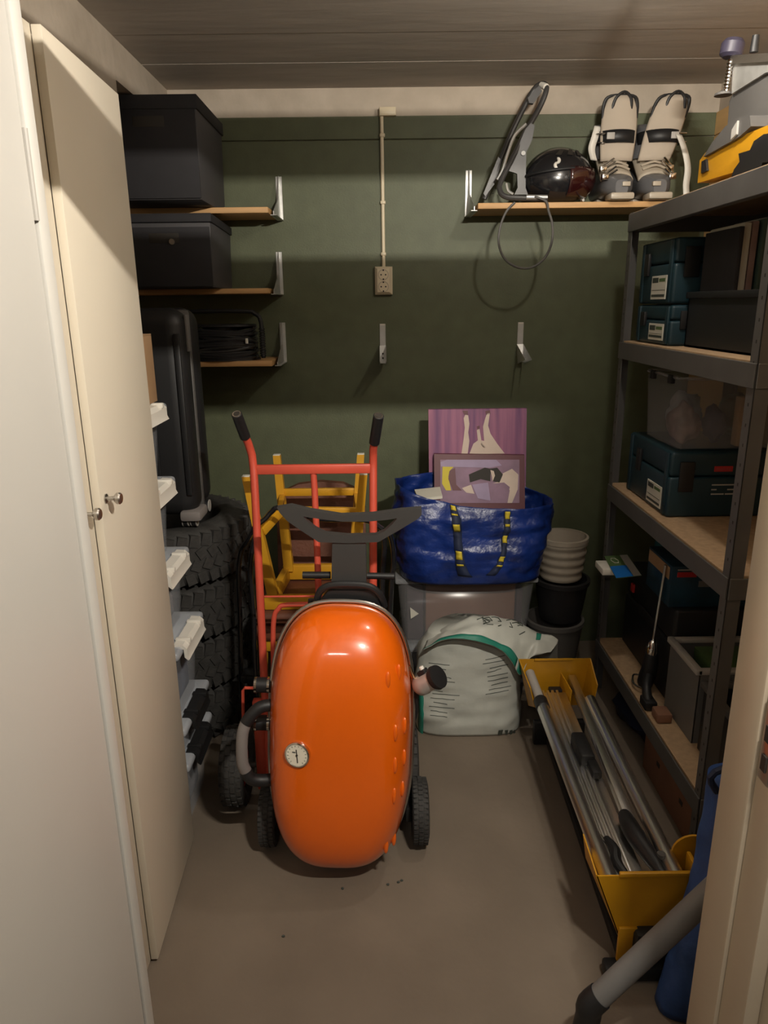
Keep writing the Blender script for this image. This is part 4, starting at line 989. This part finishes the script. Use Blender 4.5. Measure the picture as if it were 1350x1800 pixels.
def on_sack(x, y, off=.002):
    # front skin of the sack seen at a pixel: march along the ray in depth
    best = None
    for k in range(60):
        Y = 2.33 + k * .003; p = P(x, y, Y=Y); v = max(0, min(1, p.z / .43)); 
        q = min((sack(.5 + .5 * i / 60, v) for i in range(61)), key=lambda q: abs(q.x - p.x))
        d = abs(q.y - p.y)
        if best is None or d < best[0]: best = (d, Vector((q.x, q.y - off, p.z)))
    return best[1]
random.seed(3)
for k in range(26):
    side = k % 2; x0_ = (755 if side == 0 else 855) + random.uniform(-4, 8); y0_ = 1165 + (k // 2) * 7.6
    if side == 1: y0_ -= 6
    if side == 1 and k > 18: continue
    ln = random.uniform(22, 48) if side == 0 else random.uniform(20, 40)
    pp = [on_sack(x0_ + ln * q / 4, y0_ + (2.0 if side == 0 else -3.5) * q / 4 * 2, .0022) for q in range(5)]
    B().tube(pp, .0013, 5).build('printed_line', M_ink, t)
for x0_, w2 in ((876, 8), (888, 5), (896, 4), (903, 3)):
    B().prism([on_sack(x0_, 1283, .003), on_sack(x0_ + w2, 1282, .003), on_sack(x0_ + w2, 1290, .003), on_sack(x0_, 1291, .003)], (0, -.001, 0)).build('printed_code', M_ink, t)
B().grid(lambda u, v: on_sack(735 + 9 * u, 1180 + 120 * v, .006), 3, 14).build('green_edge', M_teal, t, solid=.001)

# ================================================================== SAW STAND (yellow, aluminium)
t = thing('saw_stand', 'yellow and aluminium saw stand folded on the floor beside the rack', 'saw stand', (.62, 1.9, 0))
zs = .28
# end brackets
def endplate(Y, x0, x1, zt_, xb0, xb1, zbm, th, nm, lip):
    b = B(); b.prism([(x0, Y, zt_), (x1, Y, zt_), (xb1, Y, zbm), (xb0, Y, zbm)], (0, th, 0)); o = b.build(nm, M_yellow, t)
    d = lip
    B().prism([(x0, Y, zt_ + .004), (x0, Y + d, zt_ + .018 if d > 0 else zt_), (x0 + .012, Y + d, zt_ - .055), (xb0, Y, zbm)], (.003, 0, 0)).build('bracket_side', M_yellow, t)
    return o
endplate(1.382, .490, .742, .298, .560, .690, .112, .004, 'end_bracket', .12)
bx(.545, .735, 1.376, 1.386, .298, .309, bev=.002).build('bracket_lip', M_yellow, t)
bx(.555, .600, 1.374, 1.384, .05, .15, bev=.003).build('bracket_foot', M_yellow, t)
bx(.735, .745, 1.382, 1.46, .18, .298, bev=.003).build('bracket_side', M_yellow, t)
tab = [(.742, 1.475 + .045 * math.cos(a), .262 + .062 * math.sin(a)) for a in [PI * k / 12 for k in range(13)]]
B().prism([(.700 + .055 + .05 * math.cos(PI * k / 14), 1.47, .285 + .048 * math.sin(PI * k / 14)) for k in range(15)] + [(.705, 1.47, .22), (.805, 1.47, .22)], (0, .006, 0)).build('round_tab', M_yellow, t)
Yb_ = 2.372
b = B(); b.prism([(.488, Yb_, .342), (.752, Yb_, .342), (.724, Yb_, .15), (.532, Yb_, .15)], (0, .004, 0)); b.build('end_bracket', M_yellow, t)
B().prism([(.488, Yb_, .342), (.500, Yb_ - .15, .312), (.520, Yb_ - .15, .235), (.532, Yb_, .15)], (.004, 0, 0)).build('bracket_side', M_yellow, t)
B().prism([(.749, Yb_, .342), (.753, Yb_ - .09, .285), (.740, Yb_ - .10, .22), (.721, Yb_, .15)], (.004, 0, 0)).build('bracket_side', M_yellow, t)
B().prism([(.645, Yb_, .285), (.656, Yb_ - .11, .275), (.650, Yb_ - .12, .22), (.640, Yb_, .17)], (.004, 0, 0)).build('inner_rib', M_yellow, t)
bx(.545, .685, Yb_ - .008, Yb_, .338, .346, bev=.002).build('bracket_lip', M_yellow, t)
# long tubes
B().cyl((.528, 1.388, .274), (.533, 2.15, .274), .0205, n=24).build('main_tube', M_alu, t)
B().cyl((.533, 2.15, .274), (.534, 2.20, .274), .0235, n=20).build('tube_collar', M_black, t)
B().cyl((.534, 2.20, .274), (.530, 2.365, .290), .0165, n=20).build('extension_tube', M_lgrey, t)
B().cyl((.690, 1.40, .274), (.706, 2.20, .274), .0205, n=24).build('main_tube', M_alu, t)
beam((.648, 1.61, .262), (.684, 2.36, .272), .0135, .013, 'inner_bar', M_alu, t)
# grooved extrusion with ribs
beam((.585, 1.395, .232), (.603, 2.30, .236), .045, .012, 'rail_extrusion', M_alu, t)
for k in range(4):
    dx = -.037 + k * .0165
    beam((.585 + dx, 1.395, .247), (.603 + dx, 2.30, .251), .0042, .006, 'rail_rib', M_alu, t)
bx(.585, .628, 1.86, 1.99, .240, .290, bev=.008).build('clamp_block', M_black, t)
bx(.603, .632, 1.80, 1.87, .250, .276, bev=.006).build('clamp_lever', M_black, t)
B().tube([(.566, 1.545, .262), (.574, 1.50, .268), (.568, 1.465, .262), (.578, 1.425, .262)], [.010, .013, .014, .009], 10, sm=4).build('locking_lever', M_black, t)
B().tube([(.556, 1.56, .262), (.566, 1.50, .268), (.560, 1.47, .262)], .003, 8, sm=3).build('lever_spring', M_chrome, t)
B().tube([(.640, 1.63, .268), (.636, 1.575, .276), (.640, 1.53, .276), (.655, 1.46, .272), (.664, 1.40, .268)], [.016, .024, .025, .020, .014], 12, sm=4).build('locking_handle', M_black, t)
B().cyl((.672, 1.455, .276), (.672, 1.455, .296), .010, n=14).build('handle_pivot', M_dgrey, t)
# folded black legs under it
for x0_, x1_ in ((.585, .61), (.70, .72)):
    beam((x0_, 1.36, .025), (x1_, 2.33, .025), .014, .014, 'folded_leg', M_black, t)
bx(.525, .74, 1.355, 1.395, .004, .045, bev=.008).build('foot_bar', M_black, t)
bx(.590, .70, 1.352, 1.40, .075, .150, bev=.012).build('leg_hinge', M_black, t)
for yy in (1.40, 2.335): bx(.60, .68, yy, yy + .03, .03, .235, bev=.004).build('leg_post', M_black, t)
bx(.55, .74, 2.335, 2.366, .004, .10, bev=.006).build('foot_bar', M_black, t)
# pole leaning by the jamb
t = thing('grey_pole', 'thick grey metal pole with black end cap leaning by the door frame', 'pole', (.43, 1.2, 0))
pa, pb = P(1047, 1758, Y=1.185), P(1235, 1582, Y=1.185)
d = (pb - pa).normalized(); pe = pa + d * ((1.335 - pa.x) / d.x)
B().cyl(pa, pe, .0245, n=26).build('tube', M_grey, t)
B().tube([pa + d * .015, pa - d * .02, pa - d * .028 + Vector((.004, 0, -.022)), Vector((pa.x - .022, 1.185, .05)), Vector((pa.x - .022, 1.185, .002))], [.027, .028, .027, .026, .025], 18, sm=3).build('end_cap', M_black, t)
# blue bag by the jamb
t = thing('blue_bag', 'crumpled blue bag standing behind the grey pole at the door frame', 'bag', (.78, 1.30, 0))
def bb(u, v):
    a = 2 * PI * u; s_ = math.sin(a); c = math.cos(a)
    w_ = (.135 - .05 * v) * (1 - .0 * v)
    p = Vector((.765 + .055 * v + w_ * math.copysign(abs(c) ** .7, c), 1.300 + .10 * max(0, v - .55) * 2.0 + (.052 + .02 * math.sin(PI * v)) * math.copysign(abs(s_) ** .7, s_), .003 + .56 * v))
    n = noise.noise(p * 10) * .016 + noise.noise(p * 26) * .006
    return p + Vector((c, s_ * .4, 0)) * n * min(1, 6 * v)
b = B(); b.grid(bb, 48, 28, wrap=True); b.bm.verts.ensure_lookup_table(); b.bm.faces.new([b.bm.verts[i * 28] for i in range(48)]); b.bm.faces.new([b.bm.verts[i * 28 + 27] for i in range(48)][::-1])
b.build('bag_body', M_blue2, t, ang=180)
B().tube([bb(.55, .97), bb(.55, .97) + Vector((-.01, 0, .05)), bb(.05, .97) + Vector((0, 0, .06)), bb(.05, .97)], .008, 8, sm=4).build('handle', M_navy, t)

# ================================================================== METAL RACK
t = thing('storage_rack', 'dark grey metal rack with chipboard shelves along the right wall', 'rack', (1.1, 2.24, 0))
RX0, RX1, RY0, RY1, RZ = .890, 1.335, 1.728, 2.752, 1.900
for x, sx in ((RX0, 1), (RX1, -1)):
    for y, sy in ((RY0, 1), (RY1, -1)):
        b = B(); b.box(min(x, x + sx * .003), max(x, x + sx * .003), min(y, y + sy * .038), max(y, y + sy * .038), .0, RZ, bev=.0008, seg=1)
        b.box(min(x, x + sx * .038), max(x, x + sx * .038), min(y, y + sy * .003), max(y, y + sy * .003), .0, RZ, bev=.0008, seg=1)
        p = b.build('post', M_dgrey, t)
        hl = B()
        for k in range(36):
            hl.box(x - sx * .0006, x + sx * .0002, y + sy * .019 - .0022, y + sy * .019 + .0022, .05 + k * .05, .058 + k * .05)
        hl.build('slot_holes', M_hole, p)['kind'] = 'stuff'
LEV = (1.900, 1.458, .912, .240)
for z in LEV:
    for x, sx in ((RX0, 1), (RX1, -1)):
        b = B(); xa, xb_ = (x - sx * .004, x + sx * .001); b.box(min(xa, xb_), max(xa, xb_), RY0 + .002, RY1 - .002, z - .064, z - .004, bev=.0015, seg=1)
        b.box(min(x, x + sx * .02), max(x, x + sx * .02), RY0 + .002, RY1 - .002, z - .064, z - .061); b.build('beam', M_dgrey, t)
    for y, sy in ((RY0, 1), (RY1, -1)):
        ya, yb_ = y - sy * .004, y + sy * .001
        bx(RX0 + .002, RX1 - .002, min(ya, yb_), max(ya, yb_), z - .064, z - .004, bev=.0015, seg=1).build('beam', M_dgrey, t)
    bx(RX0 + .004, RX1 - .004, RY0 + .005, RY1 - .005, z - .012, z, bev=.001, seg=1).build('shelf_board', M_chip, t)

# tool cases
def tool_case(label, x0, x1, y0, y1, z0, z1, logo=False):
    t = thing('tool_case', label, 'tool case', ((x0 + x1) / 2, (y0 + y1) / 2, z0), 'teal stacking tool cases on the rack')
    h = z1 - z0
    bx(x0, x1, y0, y1, z0, z0 + h * .62, bev=.010, seg=3).build('body', M_case, t)
    bx(x0 + .002, x1 - .002, y0 + .002, y1 - .002, z0 + h * .63, z1, bev=.010, seg=3).build('lid', M_case, t)
    bx(x0 + .05, x1 - .05, y0 + .05, y1 - .05, z1 - .002, z1 + .002).build('lid_recess', M_case, t)
    for yy in (y0 + .03, y1 - .03): bx(x0 - .004, x0 + .006, yy - .012, yy + .012, z0 + .004, z1 - .004, bev=.003).build('corner_rib', M_case, t)
    bx(x0 - .008, x0 + .004, (y0 + y1) / 2 + .06, (y0 + y1) / 2 + .10, z0 + h * .45, z0 + h * .82, bev=.003).build('latch', M_black, t)
    bx(x0 + .03, x0 + .078, y0 - .006, y0 + .004, z0 + h * .40, z0 + h * .86, bev=.003).build('side_latch', M_black, t)
    yl = y0 + .115; lh = min(.075, h * .42)
    lb = bx(x0 - .003, x0 + .001, yl - .065, yl + .065, z0 + .014, z0 + .014 + lh, bev=.0008, seg=1).build('label_card', M_label, t)
    zt_ = z0 + .014 + lh
    bx(x0 - .0036, x0 - .0028, yl + .005, yl + .056, zt_ - .022, zt_ - .006).build('label_print', M_ink, lb)
    bx(x0 - .0036, x0 - .0028, yl - .055, yl - .002, zt_ - .019, zt_ - .009).build('label_print', M_greenp, lb)
    bx(x0 - .0036, x0 - .0028, yl - .058, yl + .058, zt_ - lh + .008, zt_ - lh + .016).build('label_print', M_ink, lb)
    bx(x0 - .0036, x0 - .0028, yl - .058, yl + .058, zt_ - lh * .62, zt_ - lh * .60).build('label_print', M_ink, lb)
    if logo:
        lg = bx(1.070, 1.130, y0 - .0008, y0 + .001, 1.066, 1.084, bev=.0006, seg=1).build('logo_patch', M_redp, t)
        text('makita', .018, (1.100, y0 - .0012, 1.0755), FACE_CAM, mat('logo_letters', (.42, .08, .08), .5), lg, 'logo_lettering')
        for zz, xs in ((1.022, (1.068, 1.140, 1.146, 1.19)), (1.006, (1.068, 1.085, 1.12, 1.19)), (.991, (1.068, 1.11, 1.114, 1.20))):
            for q in (0, 2): bx(xs[q], xs[q + 1], y0 - .0008, y0 + .001, zz - .0022, zz + .0022).build('printed_line', M_lgrey, t)
    return t
tool_case('deeper teal tool case stacked on another on the upper rack shelf', .922, 1.29, 2.375, 2.685, 1.590, 1.790)
tool_case('shallow teal tool case at the bottom of the upper-shelf stack', .922, 1.29, 2.365, 2.685, 1.459, 1.586)
tool_case('teal tool case with red logo on the middle rack shelf', .928, 1.30, 2.262, 2.665, .913, 1.130, True)

# black crate with folders, upper shelf near the front
t = thing('black_crate', 'black plastic crate on the upper rack shelf near the front', 'crate', (1.13, 2.07, 1.459))
b = B(); x0, x1, y0, y1, z0, z1 = .965, 1.30, 1.845, 2.345, 1.459, 1.625
for a_ in ((x0, x1, y0, y1, z0, z0 + .006), (x0, x0 + .006, y0, y1, z0, z1), (x1 - .006, x1, y0, y1, z0, z1), (x0, x1, y0, y0 + .006, z0, z1), (x0, x1, y1 - .006, y1, z0, z1)): b.box(*a_)
b.build('crate_body', M_black, t)
b = B(); b.box(x0 - .008, x1 + .004, y0 - .008, y0 + .008, z1 - .02, z1, bev=.003); b.box(x0 - .008, x1 + .004, y1 - .008, y1 + .008, z1 - .02, z1, bev=.003); b.box(x0 - .008, x0 + .008, y0, y1, z1 - .02, z1, bev=.003); b.build('crate_rim', M_black, t)
M_pink = mat('pink_cover', (.34, .22, .20), .6, var=.2, scale=14); M_grn = mat('green_cover', (.06, .10, .08), .6); M_cob = mat('blue_cover', (.05, .09, .16), .6)
for k, (xx, wd_, hz_, yy, m_, lab) in enumerate(((.984, .014, .325, 2.085, M_blackm, 'black folder nearest the tool cases in the black crate'), (1.006, .020, .335, 2.10, M_label, 'white folder with a pale spine standing in the black crate'), (1.030, .018, .34, 2.105, M_pink, 'pink magazine bundle standing in the black crate'), (1.052, .012, .345, 2.095, M_grn, 'thin green folder standing in the black crate'),
        (1.070, .014, .35, 2.10, M_cob, 'thin blue folder standing in the black crate'), (1.106, .042, .335, 2.09, mat('mauve_cover', (.22, .17, .18), .6, var=.2), 'thick mauve folder standing in the black crate'))):
    tf = thing('folder', lab, 'folder', (xx, yy + .1, 1.467), 'folders in the black crate')
    bx(xx - wd_ / 2, xx + wd_ / 2, yy, yy + .215, 1.467, 1.467 + hz_, bev=.002).build('cover', m_, tf)
    bx(xx - wd_ / 2 + .002, xx + wd_ / 2 - .002, yy + .004, yy + .21, 1.467 + hz_ - .001, 1.467 + hz_ + .001).build('pages', M_label, tf)
t = tag(B().grid(lambda u, v: (1.15 + .04 * u + .01 * math.sin(9 * v), 2.26 + .05 * u + .02 * math.sin(7 * v + 3 * u), 1.60 + .12 * v), 8, 10).build('plastic_bag', M_clear2, solid=.002), 'crumpled clear plastic bag sticking out of the black crate', 'plastic bag')

# clear box of odds and ends on the middle case
t = thing('clear_tub', 'clear plastic tub of odds and ends on the middle tool case', 'tub', (1.1, 2.42, 1.134))
x0, x1, y0, y1, z0, z1 = .945, 1.285, 2.285, 2.60, 1.134, 1.362
b = B(); tp = .012
A = [b.bm.verts.new((x, y, z0 + .002)) for x, y in ((x0 + tp, y0 + tp), (x1 - tp, y0 + tp), (x1 - tp, y1 - tp), (x0 + tp, y1 - tp))]; T = [b.bm.verts.new((x, y, z1)) for x, y in ((x0, y0), (x1, y0), (x1, y1), (x0, y1))]
b.bm.faces.new(A)
for i in range(4): b.bm.faces.new((A[i], A[(i + 1) % 4], T[(i + 1) % 4], T[i]))
bmesh.ops.bevel(b.bm, geom=[e for e in b.bm.edges if abs((e.verts[0].co - e.verts[1].co).z) > .02], offset=.02, segments=4, affect='EDGES', profile=.5)
b.build('tub_wall', M_clear3, t, solid=.003)
B().tube([(x0 + .02, y0, z1), (x1 - .02, y0, z1), (x1, y0 + .02, z1), (x1, y1 - .02, z1), (x1 - .02, y1, z1), (x0 + .02, y1, z1), (x0, y1 - .02, z1), (x0, y0 + .02, z1)], .005, 8, closed=True).build('tub_rim', M_clear2, t)
for yy in (2.36, 2.52): bx(x0 - .012, x0 + .004, yy - .014, yy + .014, z1 - .022, z1 + .006, bev=.003).build('clip', M_black, t)
def lump(c, r, m, name, lab, cat, seed):
    b = B(); c = Vector(c)
    def f(u, v):
        a = 2 * PI * u; ph = (v - .5) * PI; d = Vector((math.cos(ph) * math.cos(a), math.cos(ph) * math.sin(a), math.sin(ph)))
        k = 1 + .35 * noise.noise(d * 1.7 + Vector((seed, 0, 0))) + .12 * noise.noise(d * 5 + Vector((0, seed, 0)))
        return c + Vector((d.x * r[0], d.y * r[1], d.z * r[2])) * k
    b.grid(f, 28, 16, wrap=True); return tag(b.build(name, m, ang=180), lab, cat)
lump((1.005, 2.385, 1.205), (.045, .075, .062), M_dust, 'cloth_bundle', 'pinkish cloth bundle inside the clear tub', 'cloth', 1)
lump((1.098, 2.365, 1.205), (.032, .048, .056), mat('dark_violet_cloth', (.05, .04, .08), .8, var=.2), 'cloth_bundle', 'dark violet cloth bundle inside the clear tub', 'cloth', 4)
lump((1.208, 2.45, 1.222), (.046, .085, .068), mat('olive_film', (.17, .16, .11), .45, var=.25, scale=9), 'packet', 'crumpled olive packet inside the clear tub', 'packet', 7)
lump((1.065, 2.525, 1.222), (.06, .035, .072), M_fg, 'packet', 'pale crumpled packet at the back of the clear tub', 'packet', 9)
tag(bx(1.150, 1.178, 2.305, 2.345, 1.139, 1.300, bev=.005).build('small_carton', M_card), 'narrow tan carton standing inside the clear tub', 'carton')

# lower shelf: black case, carton, leaflet, drill, bins
t = thing('machine_case', 'large black machine case on the lowest rack shelf', 'case', (1.14, 2.52, .241))
bx(.985, 1.30, 2.235, 2.725, .241, .46, bev=.012, seg=3).build('case_base', M_black, t)
bx(.987, 1.298, 2.237, 2.723, .463, .592, bev=.012, seg=3).build('case_lid', M_black, t)
bx(.978, .99, 2.40, 2.56, .44, .48, bev=.006).build('handle', M_black, t)
bx(.979, .99, 2.63, 2.66, .49, .525, bev=.004).build('latch', M_redp, t)
t = thing('tool_carton', 'dark blue printed tool carton lying on the black machine case', 'carton', (1.1, 2.36, .594))
bx(.965, 1.29, 2.255, 2.47, .594, .742, bev=.003).build('carton_body', mat('blue_printed_card', (.012, .05, .085), .45, var=.3, scale=14), t)
bx(.963, .967, 2.27, 2.46, .690, .734, bev=.0008, seg=1).build('picture_print', M_card, t)
bx(.985, 1.05, 2.2535, 2.256, .704, .722, bev=.0005, seg=1).build('logo_patch', M_redp, t)
bx(1.06, 1.20, 2.2535, 2.256, .668, .690, bev=.0005, seg=1).build('printed_line', M_grey, t)
bx(.985, 1.25, 2.2535, 2.256, .728, .732).build('printed_line', M_lgrey, t)
q = [P(x, y, Z=.6225) for x, y in ((1062, 978), (1103, 976), (1128, 1012), (1083, 1017))]
t = thing('leaflet', 'green and blue printed leaflet lying on the black machine case', 'leaflet', q[3])
B().prism([v + Vector((0, 0, .0)) for v in q], (0, 0, .0015)).build('sheet', M_greenp, t)
lerp = lambda a, b, f: a + (b - a) * f
B().prism([lerp(q[0], q[3], .5) + Vector((0, 0, .002)), lerp(lerp(q[0], q[3], .5), lerp(q[1], q[2], .5), .68) + Vector((0, 0, .002)), lerp(q[3], q[2], .68) + Vector((0, 0, .002)), q[3] + Vector((0, 0, .002))], (0, 0, .0006)).build('blue_panel', M_bluep, t)
B().prism([lerp(q[0], q[1], .66) + Vector((0, 0, .002)), lerp(q[0], q[1], .98) + Vector((0, 0, .002)), lerp(q[3], q[2], .98) + Vector((0, 0, .002)), lerp(q[3], q[2], .66) + Vector((0, 0, .002))], (0, 0, .0006)).build('pale_panel', M_lgrey, t)
hexc = lerp(lerp(q[0], q[1], .32), lerp(q[3], q[2], .32), .25) + Vector((0, 0, .0028))
B().tube([hexc + Vector((.014 * math.cos(k * PI / 3), .030 * math.sin(k * PI / 3), 0)) for k in range(6)], .0012, 6, closed=True).build('hexagon_print', M_label, t)
c_ = P(1068, 1001, Z=.60)
t = tag(bx(c_.x - .035, c_.x + .055, c_.y - .05, c_.y + .05, .594, .620, bev=.004).build('white_packet', M_white), 'small flat white packet under the leaflet by the rack post', 'packet')
lump((1.10, 2.62, .685), (.05, .05, .085), mat('teal_cloth', (.012, .10, .12), .7, var=.2), 'cloth_bundle', 'teal cloth bundle on the black case behind the leaflet', 'cloth', 12)
# drill with a long bit, standing nose up
t = thing('power_drill', 'dark power drill with a long bit standing nose up on the lowest shelf', 'drill', (.945, 2.30, .241))
dc = Vector((.945, 2.305, 0)); 
B().tube([dc + Vector((0, .03, .262)), dc + Vector((0, .015, .30)), dc + Vector((0, .0, .34)), dc + Vector((0, -.004, .40))], [.028, .030, .028, .022], 16, sm=3).build('body', M_black, t)
B().tube([dc + Vector((0, .0, .32)), dc + Vector((-.03, -.06, .30)), dc + Vector((-.035, -.10, .262))], [.016, .015, .017], 12, sm=3).build('handle', M_black, t)
bx(dc.x - .055, dc.x - .012, dc.y - .13, dc.y - .07, .242, .275, bev=.006).build('battery', M_black, t)
ck = B().lathe([(0, .395), (.020, .395), (.021, .42), (.017, .44), (.010, .452), (0, .452)], 20, (dc.x, dc.y - .005, 0)).build('chuck', M_chrome, t)
B().cyl((dc.x, dc.y - .005, .45), (dc.x + .012, dc.y - .015, .735), .0048, n=10).build('drill_bit', M_steel, t)
B().tube([dc + Vector((-.02, -.02, .262)), dc + Vector((-.04, .03, .258)), dc + Vector((-.02, .09, .262)), dc + Vector((.02, .07, .258))], .004, 8, sm=4).build('side_wire', M_chrome, t)
# grey bins
def open_bin(label, x0, x1, y0, y1, z0, z1, m, rim, cat='bin'):
    t = thing('open_bin', label, cat, ((x0 + x1) / 2, (y0 + y1) / 2, z0))
    b = B()
    for a_ in ((x0 + .01, x1 - .01, y0 + .01, y1 - .01, z0, z0 + .005), (x0 + .006, x0 + .011, y0, y1, z0, z1), (x1 - .011, x1 - .006, y0, y1, z0, z1), (x0 + .008, x1 - .008, y0, y0 + .005, z0, z1), (x0 + .008, x1 - .008, y1 - .005, y1, z0, z1)): b.box(*a_)
    b.build('bin_body', m, t)
    b = B(); b.box(x0 - .006, x0 + .016, y0 - .006, y1 + .006, z1 - .016, z1 + .004, bev=.004); b.box(x1 - .016, x1 + .006, y0 - .006, y1 + .006, z1 - .016, z1 + .004, bev=.004)
    b.box(x0, x1, y0 - .006, y0 + .014, z1 - .015, z1 + .003, bev=.004); b.box(x0, x1, y1 - .014, y1 + .006, z1 - .015, z1 + .003, bev=.004); b.build('bin_rim', rim, t)
    return t
open_bin('grey open bin on the lowest rack shelf beside the drill', .965, 1.30, 1.99, 2.215, .241, .500, M_grey, M_lgrey)
open_bin('dark open bin at the front of the lowest rack shelf', .975, 1.30, 1.755, 1.965, .241, .470, M_black, M_dgrey)
t = thing('paper_stack', 'pale paper stack lying in the grey open bin', 'papers', (1.13, 2.1, .25))
for k in range(3): bx(1.0 + .02 * k, 1.27, 2.01, 2.19, .25 + k * .078, .25 + k * .078 + .075, bev=.004).build('bundle', (M_fg, M_label, M_greenp)[k], t)
tag(B().tube([(1.02, 1.79, .33), (1.05, 1.83, .42), (1.12, 1.88, .49), (1.2, 1.92, .52)], .011, 10, sm=4).build('grey_tube', M_lgrey), 'light grey plastic tube sticking out of the dark bin', 'tube')
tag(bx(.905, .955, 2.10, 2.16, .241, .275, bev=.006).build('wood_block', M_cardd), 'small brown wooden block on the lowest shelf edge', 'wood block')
tag(bx(.905, .94, 2.18, 2.205, .241, .262, bev=.004).build('wood_block', M_card), 'little tan wooden offcut beside the drill on the lowest shelf', 'wood block')
# under the lowest shelf
t = thing('floor_carton', 'brown cardboard carton on the floor under the rack', 'carton', (1.09, 1.98, 0))
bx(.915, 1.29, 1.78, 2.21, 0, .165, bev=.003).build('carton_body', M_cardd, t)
for yy in (1.89, 2.08): bx(.9135, .917, yy - .012, yy + .012, .09, .105).build('hand_hole', M_hole, t)
lump((1.03, 2.45, .080), (.13, .18, .078), mat('dark_blue_cloth', (.008, .014, .05), .8, var=.3), 'cloth_bundle', 'dark blue cloth bundle on the floor under the rack', 'cloth', 15)

# ================================================================== MITRE SAW on the rack
t = thing('mitre_saw', 'yellow and grey mitre saw with a clamp on top of the rack', 'saw', (1.12, 2.12, 1.901))
X0 = .945
def sp(x, y): return P(x, y, X=X0)
B().prism([sp(1226, 322), sp(1230, 282), sp(1240, 268), sp(1300, 240), sp(1350, 220), sp(1420, 195), sp(1420, 262), sp(1350, 285)], (.27, 0, 0)).build('base', M_yellow, t)
B().prism([P(1236, 276, X=.935), P(1252, 250, X=.935), P(1275, 222, X=.935), P(1300, 206, X=.935), P(1318, 203, X=.935), P(1320, 222, X=.935), P(1300, 240, X=.935)], (.05, 0, 0)).build('blade_guard', M_dgrey, t)
B().prism([P(1286, 228, X=.930), P(1296, 212, X=.930), P(1294, 236, X=.930), P(1284, 246, X=.930)], (.01, 0, 0)).build('guard_window', M_lgrey, t)
B().prism([P(1283, 318, X=.93), P(1290, 298, X=.93), P(1300, 284, X=.93), P(1298, 270, X=.93), P(1318, 264, X=.93), P(1325, 248, X=.93), P(1342, 236, X=.93), P(1380, 230, X=.93), P(1380, 275, X=.93), P(1340, 286, X=.93), P(1336, 302, X=.93)], (.05, 0, 0)).build('grip_handle', M_black, t)
B().prism([P(1232, 305, X=.938), P(1242, 300, X=.938), P(1240, 280, X=.938), P(1233, 284, X=.938)], (.02, 0, 0)).build('trigger_block', M_black, t)
B().prism([P(1278, 232, X=.985), P(1282, 178, X=.985), P(1290, 160, X=.985), P(1350, 130, X=.985), P(1420, 100, X=.985), P(1420, 190, X=.985), P(1350, 210, X=.985), P(1315, 222, X=.985)], (.2, 0, 0)).build('motor_body', M_dgrey, t)
B().prism([P(1286, 165, X=.975), P(1288, 98, X=.975), P(1420, 90, X=.975), P(1420, 110, X=.975), P(1345, 128, X=.975)], (.04, 0, 0)).build('clamp_plate', M_galv, t)
B().prism([P(1283, 112, X=.965), P(1284, 97, X=.965), P(1420, 89, X=.965), P(1420, 104, X=.965)], (.06, 0, 0)).build('clamp_bar', M_alu, t)
k1, k2 = P(1270, 98, X=.965), P(1303, 92, X=.965)
B().lathe([(0, -.022), (.020, -.022), (.030, -.015), (.031, .012), (.024, .022), (0, .023)], 18, M=Matrix.Translation(P(1287, 86, X=.972)) @ Matrix.Rotation(.15, 4, 'Y')).build('clamp_knob', mat('violet_black_plastic', (.04, .035, .06), .45), t)
B().cyl(P(1325, 92, X=.98), P(1329, 62, X=.98), .011, .009, n=14).build('clamp_lever', M_black, t)
scr = B(); a_, e_ = P(1284, 105, X=.965), P(1276, 160, X=.965); scr.cyl(a_, e_, .006, n=12)
for k in range(9):
    p = a_ + (e_ - a_) * (k / 9); scr.cyl(p, p + (e_ - a_) * .05, .0095, .007, n=12)
scr.build('clamp_screw', M_chrome, t)
B().lathe([(0, 0), (.024, 0), (.022, .006), (.008, .012), (0, .012)], 20, M=Matrix.Translation(P(1271, 168, X=.965))).build('clamp_pad', M_dgrey, t)
for yy in (1.88, 2.28): bx(1.0, 1.2, yy - .02, yy + .02, 1.901, 1.93, bev=.005).build('rubber_foot', M_black, t)

for k, (x, y) in enumerate(((682, 1556), (700, 1552), (706, 1549), (602, 1563), (498, 1647))):
    p = P(x, y, Z=0); lump((p.x, p.y, .003), (.004, .003, .003), M_ink, 'floor_crumb', 'tiny dark crumb lying on the concrete floor before the barbecue', 'crumb', k)['group'] = 'crumbs on the floor'

for o in bpy.data.objects:
    if '_w' in o: del o['_w']
